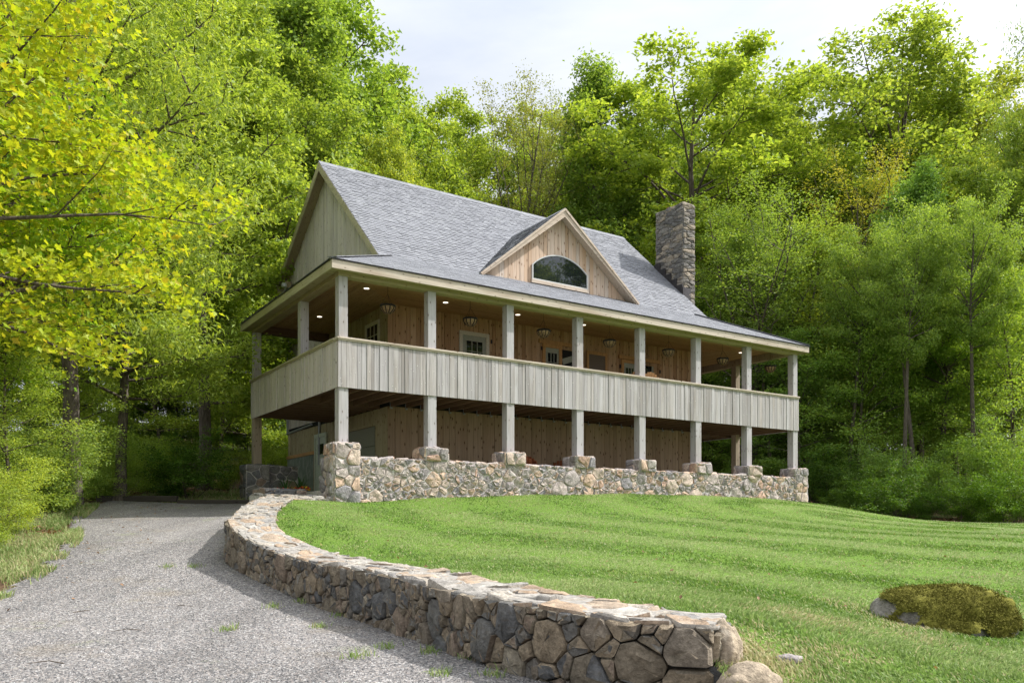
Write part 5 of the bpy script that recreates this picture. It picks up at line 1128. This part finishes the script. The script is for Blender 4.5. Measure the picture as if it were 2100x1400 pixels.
slat_chair(6.95,.85,3.05,1.0,'beige','pale woven-backed porch chair in front of the open doorway')
slat_chair(8.28,.66,3.05,.12+math.pi,'bench','orange cedar slatted porch chair, left of the matching one under the porch',group='orange slatted porch chairs',fan=False)
slat_chair(8.86,.66,3.05,-.1+math.pi,'bench','orange cedar slatted porch chair, right of the matching one under the porch',group='orange slatted porch chairs',fan=False)
# ------------------------------------------------------------------ flower pots by the side door
M['potleaf']=leafmat('strap_leaves',[(.02,.07,.012),(.04,.11,.02)],.2,.4); M['fred']=plain('red_petals',(.55,.03,.015),.6); M['fyel']=plain('yellow_petals',(.75,.45,.02),.6); M['pot']=plain('dark_pot',(.05,.045,.042),.7)
def flower_pot(px,D,label,z):
    x,y=at(px,D); o=empty('flower_pot',(x,y,z),R.random()*6,label=label,cat='flower pot'); mb=MB(); mb.lathe([(0,0),(.13,0),(.18,.24),(.19,.27),(.165,.27),(.15,.22),(0,.22)],n=18); mb.build('pot',M['pot'],o,smooth=40)
    mb=MB()
    for i in range(26):
        t=i*2.4; l=.30+.22*R.random(); e=R.uniform(.5,1.3); w=.03; P=[]
        for k in range(6): s=k/5; P.append(Vector((math.cos(t)*l*s*math.cos(e),math.sin(t)*l*s*math.cos(e),.22+l*1.5*s*math.sin(e)*(1-.42*s*s))))
        sd=Vector((-math.sin(t),math.cos(t),0)); vs=[]
        for k,p in enumerate(P): ww=w*(1-(k/5)**2*.97)*.6; vs+=[p-sd*ww,p+sd*ww]
        mb.add(vs,[(2*k,2*k+1,2*k+3,2*k+2) for k in range(5)])
    mb.build('strap_leaves',M['potleaf'],o)
    for m,n in (('fred',60),('fyel',26)):
        th=rng.random(n)*6.28; q=.12+.10*rng.random(n); C=np.c_[np.cos(th)*q,np.sin(th)*q,.27+.09*rng.random(n)]; link('red_flowers' if m=='fred' else 'yellow_flowers',leaves_mesh('flowers',C,.055,'tuft',rng,up=.6),M[m],o)
flower_pot(586,19.3,'dark pot of sword leaves and red flowers, left one by the side door',.47)
flower_pot(617,19.8,'dark pot of sword leaves and red flowers, right one by the side door',.52)
# cables from the woods to the rear gable corner
def cable(p,q,sag,label):
    p,q=Vector(p),Vector(q); mb=MB(); mb.tube([p.lerp(q,k/16)-Vector((0,0,sag*4*(k/16)*(1-k/16))) for k in range(17)],.014,5); mb.build('service_cable',M['iron'],None,label=label,cat='cable')
e1=w2(1.75,9.2); x1,y1=at(120,30); cable((x1,y1,ztop(455,30)),(e1[0],e1[1],7.45),.25,'upper black service cable from the trees to the rear gable corner')
x1,y1=at(60,30); cable((x1,y1,ztop(610,30)),(w2(1.9,9.6)[0],w2(1.9,9.6)[1],6.55),.2,'lower black service cable running to the rear corner of the house')
# ------------------------------------------------------------------ sky, sun, camera
W=bpy.data.worlds.new('World'); S.world=W; W.use_nodes=True; nt=W.node_tree; nt.nodes.clear()
EL,AZ=rad(47),rad(12)
sky=nt.nodes.new('ShaderNodeTexSky'); sky.sky_type='NISHITA'; sky.sun_disc=False; sky.sun_elevation=EL; sky.sun_rotation=rad(90)-AZ; sky.altitude=200; sky.air_density=1; sky.dust_density=2.0
tc=nt.nodes.new('ShaderNodeTexCoord'); mp=nt.nodes.new('ShaderNodeMapping'); mp.inputs['Scale'].default_value=(1,1,2.6); nt.links.new(tc.outputs['Generated'],mp.inputs[0])
nz=nt.nodes.new('ShaderNodeTexNoise'); nz.inputs['Scale'].default_value=1.7; nz.inputs['Detail'].default_value=7; nz.inputs['Roughness'].default_value=.55; nz.inputs['Distortion'].default_value=.5; nt.links.new(mp.outputs[0],nz.inputs['Vector'])
rp=nt.nodes.new('ShaderNodeValToRGB'); rp.color_ramp.elements[0].position=.30; rp.color_ramp.elements[1].position=.62; rp.color_ramp.elements[0].color=(.45,.45,.45,1); rp.color_ramp.elements[1].color=(.95,.95,.95,1); nt.links.new(nz.outputs[0],rp.inputs[0])
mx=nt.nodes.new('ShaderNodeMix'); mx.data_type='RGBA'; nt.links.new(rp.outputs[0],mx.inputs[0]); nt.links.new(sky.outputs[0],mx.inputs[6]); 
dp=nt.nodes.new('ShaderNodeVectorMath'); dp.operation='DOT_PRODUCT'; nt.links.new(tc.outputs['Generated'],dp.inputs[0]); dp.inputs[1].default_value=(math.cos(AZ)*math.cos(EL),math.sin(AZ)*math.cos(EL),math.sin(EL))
mr=nt.nodes.new('ShaderNodeMapRange'); mr.interpolation_type='SMOOTHSTEP'; mr.inputs[1].default_value=.62; mr.inputs[2].default_value=.98; mr.inputs[3].default_value=1.0; mr.inputs[4].default_value=2.6; nt.links.new(dp.outputs['Value'],mr.inputs[0])  # cloud glow around the sun, added to fill the shadows
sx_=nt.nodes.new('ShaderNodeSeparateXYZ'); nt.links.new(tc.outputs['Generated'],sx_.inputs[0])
zm=nt.nodes.new('ShaderNodeMapRange'); zm.inputs[1].default_value=.40; zm.inputs[2].default_value=1; zm.inputs[3].default_value=1; zm.inputs[4].default_value=2.3; nt.links.new(sx_.outputs[2],zm.inputs[0])  # zenith brightening, mostly out of view, added for more shadow fill
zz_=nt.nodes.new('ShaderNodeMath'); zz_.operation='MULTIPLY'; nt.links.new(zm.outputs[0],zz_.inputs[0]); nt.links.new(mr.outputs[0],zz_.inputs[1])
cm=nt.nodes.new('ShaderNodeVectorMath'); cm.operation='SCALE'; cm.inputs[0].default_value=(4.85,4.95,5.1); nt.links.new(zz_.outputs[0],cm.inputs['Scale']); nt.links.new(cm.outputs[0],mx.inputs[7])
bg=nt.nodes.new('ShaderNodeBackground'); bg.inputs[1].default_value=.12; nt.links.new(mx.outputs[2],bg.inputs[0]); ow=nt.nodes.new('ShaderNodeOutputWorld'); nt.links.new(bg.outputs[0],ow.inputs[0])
sl=bpy.data.lights.new('Sun','SUN'); sl.energy=3.9; sl.angle=rad(.6); sl.color=(1,.965,.91); so=bpy.data.objects.new('Sun',sl); COL.objects.link(so); so.location=(20,5,30)
sv=Vector((math.cos(AZ)*math.cos(EL),math.sin(AZ)*math.cos(EL),math.sin(EL))); so.rotation_euler=sv.to_track_quat('Z','Y').to_euler()
cd=bpy.data.cameras.new('Camera'); cd.sensor_width=36; cd.lens=F/2100*36; cd.shift_y=(YH-700)/2100; cd.clip_end=2000; cd.clip_start=.1
co=bpy.data.objects.new('Camera',cd); COL.objects.link(co); co.location=(0,0,0); co.rotation_euler=(rad(90),0,0); S.camera=co
S.view_settings.view_transform='Standard'; S.view_settings.look='None'; S.view_settings.gamma=1; S.view_settings.exposure=0.7
S.render.engine='CYCLES'; cy=S.cycles; cy.use_denoising=DENOISE; cy.denoiser='OPENIMAGEDENOISE'; cy.denoising_input_passes='RGB_ALBEDO_NORMAL'; cy.denoising_prefilter='NONE'; cy.use_adaptive_sampling=False; cy.max_bounces=10; cy.diffuse_bounces=7; cy.glossy_bounces=3; cy.transmission_bounces=5; cy.caustics_reflective=False; cy.caustics_refractive=False; cy.sample_clamp_indirect=6
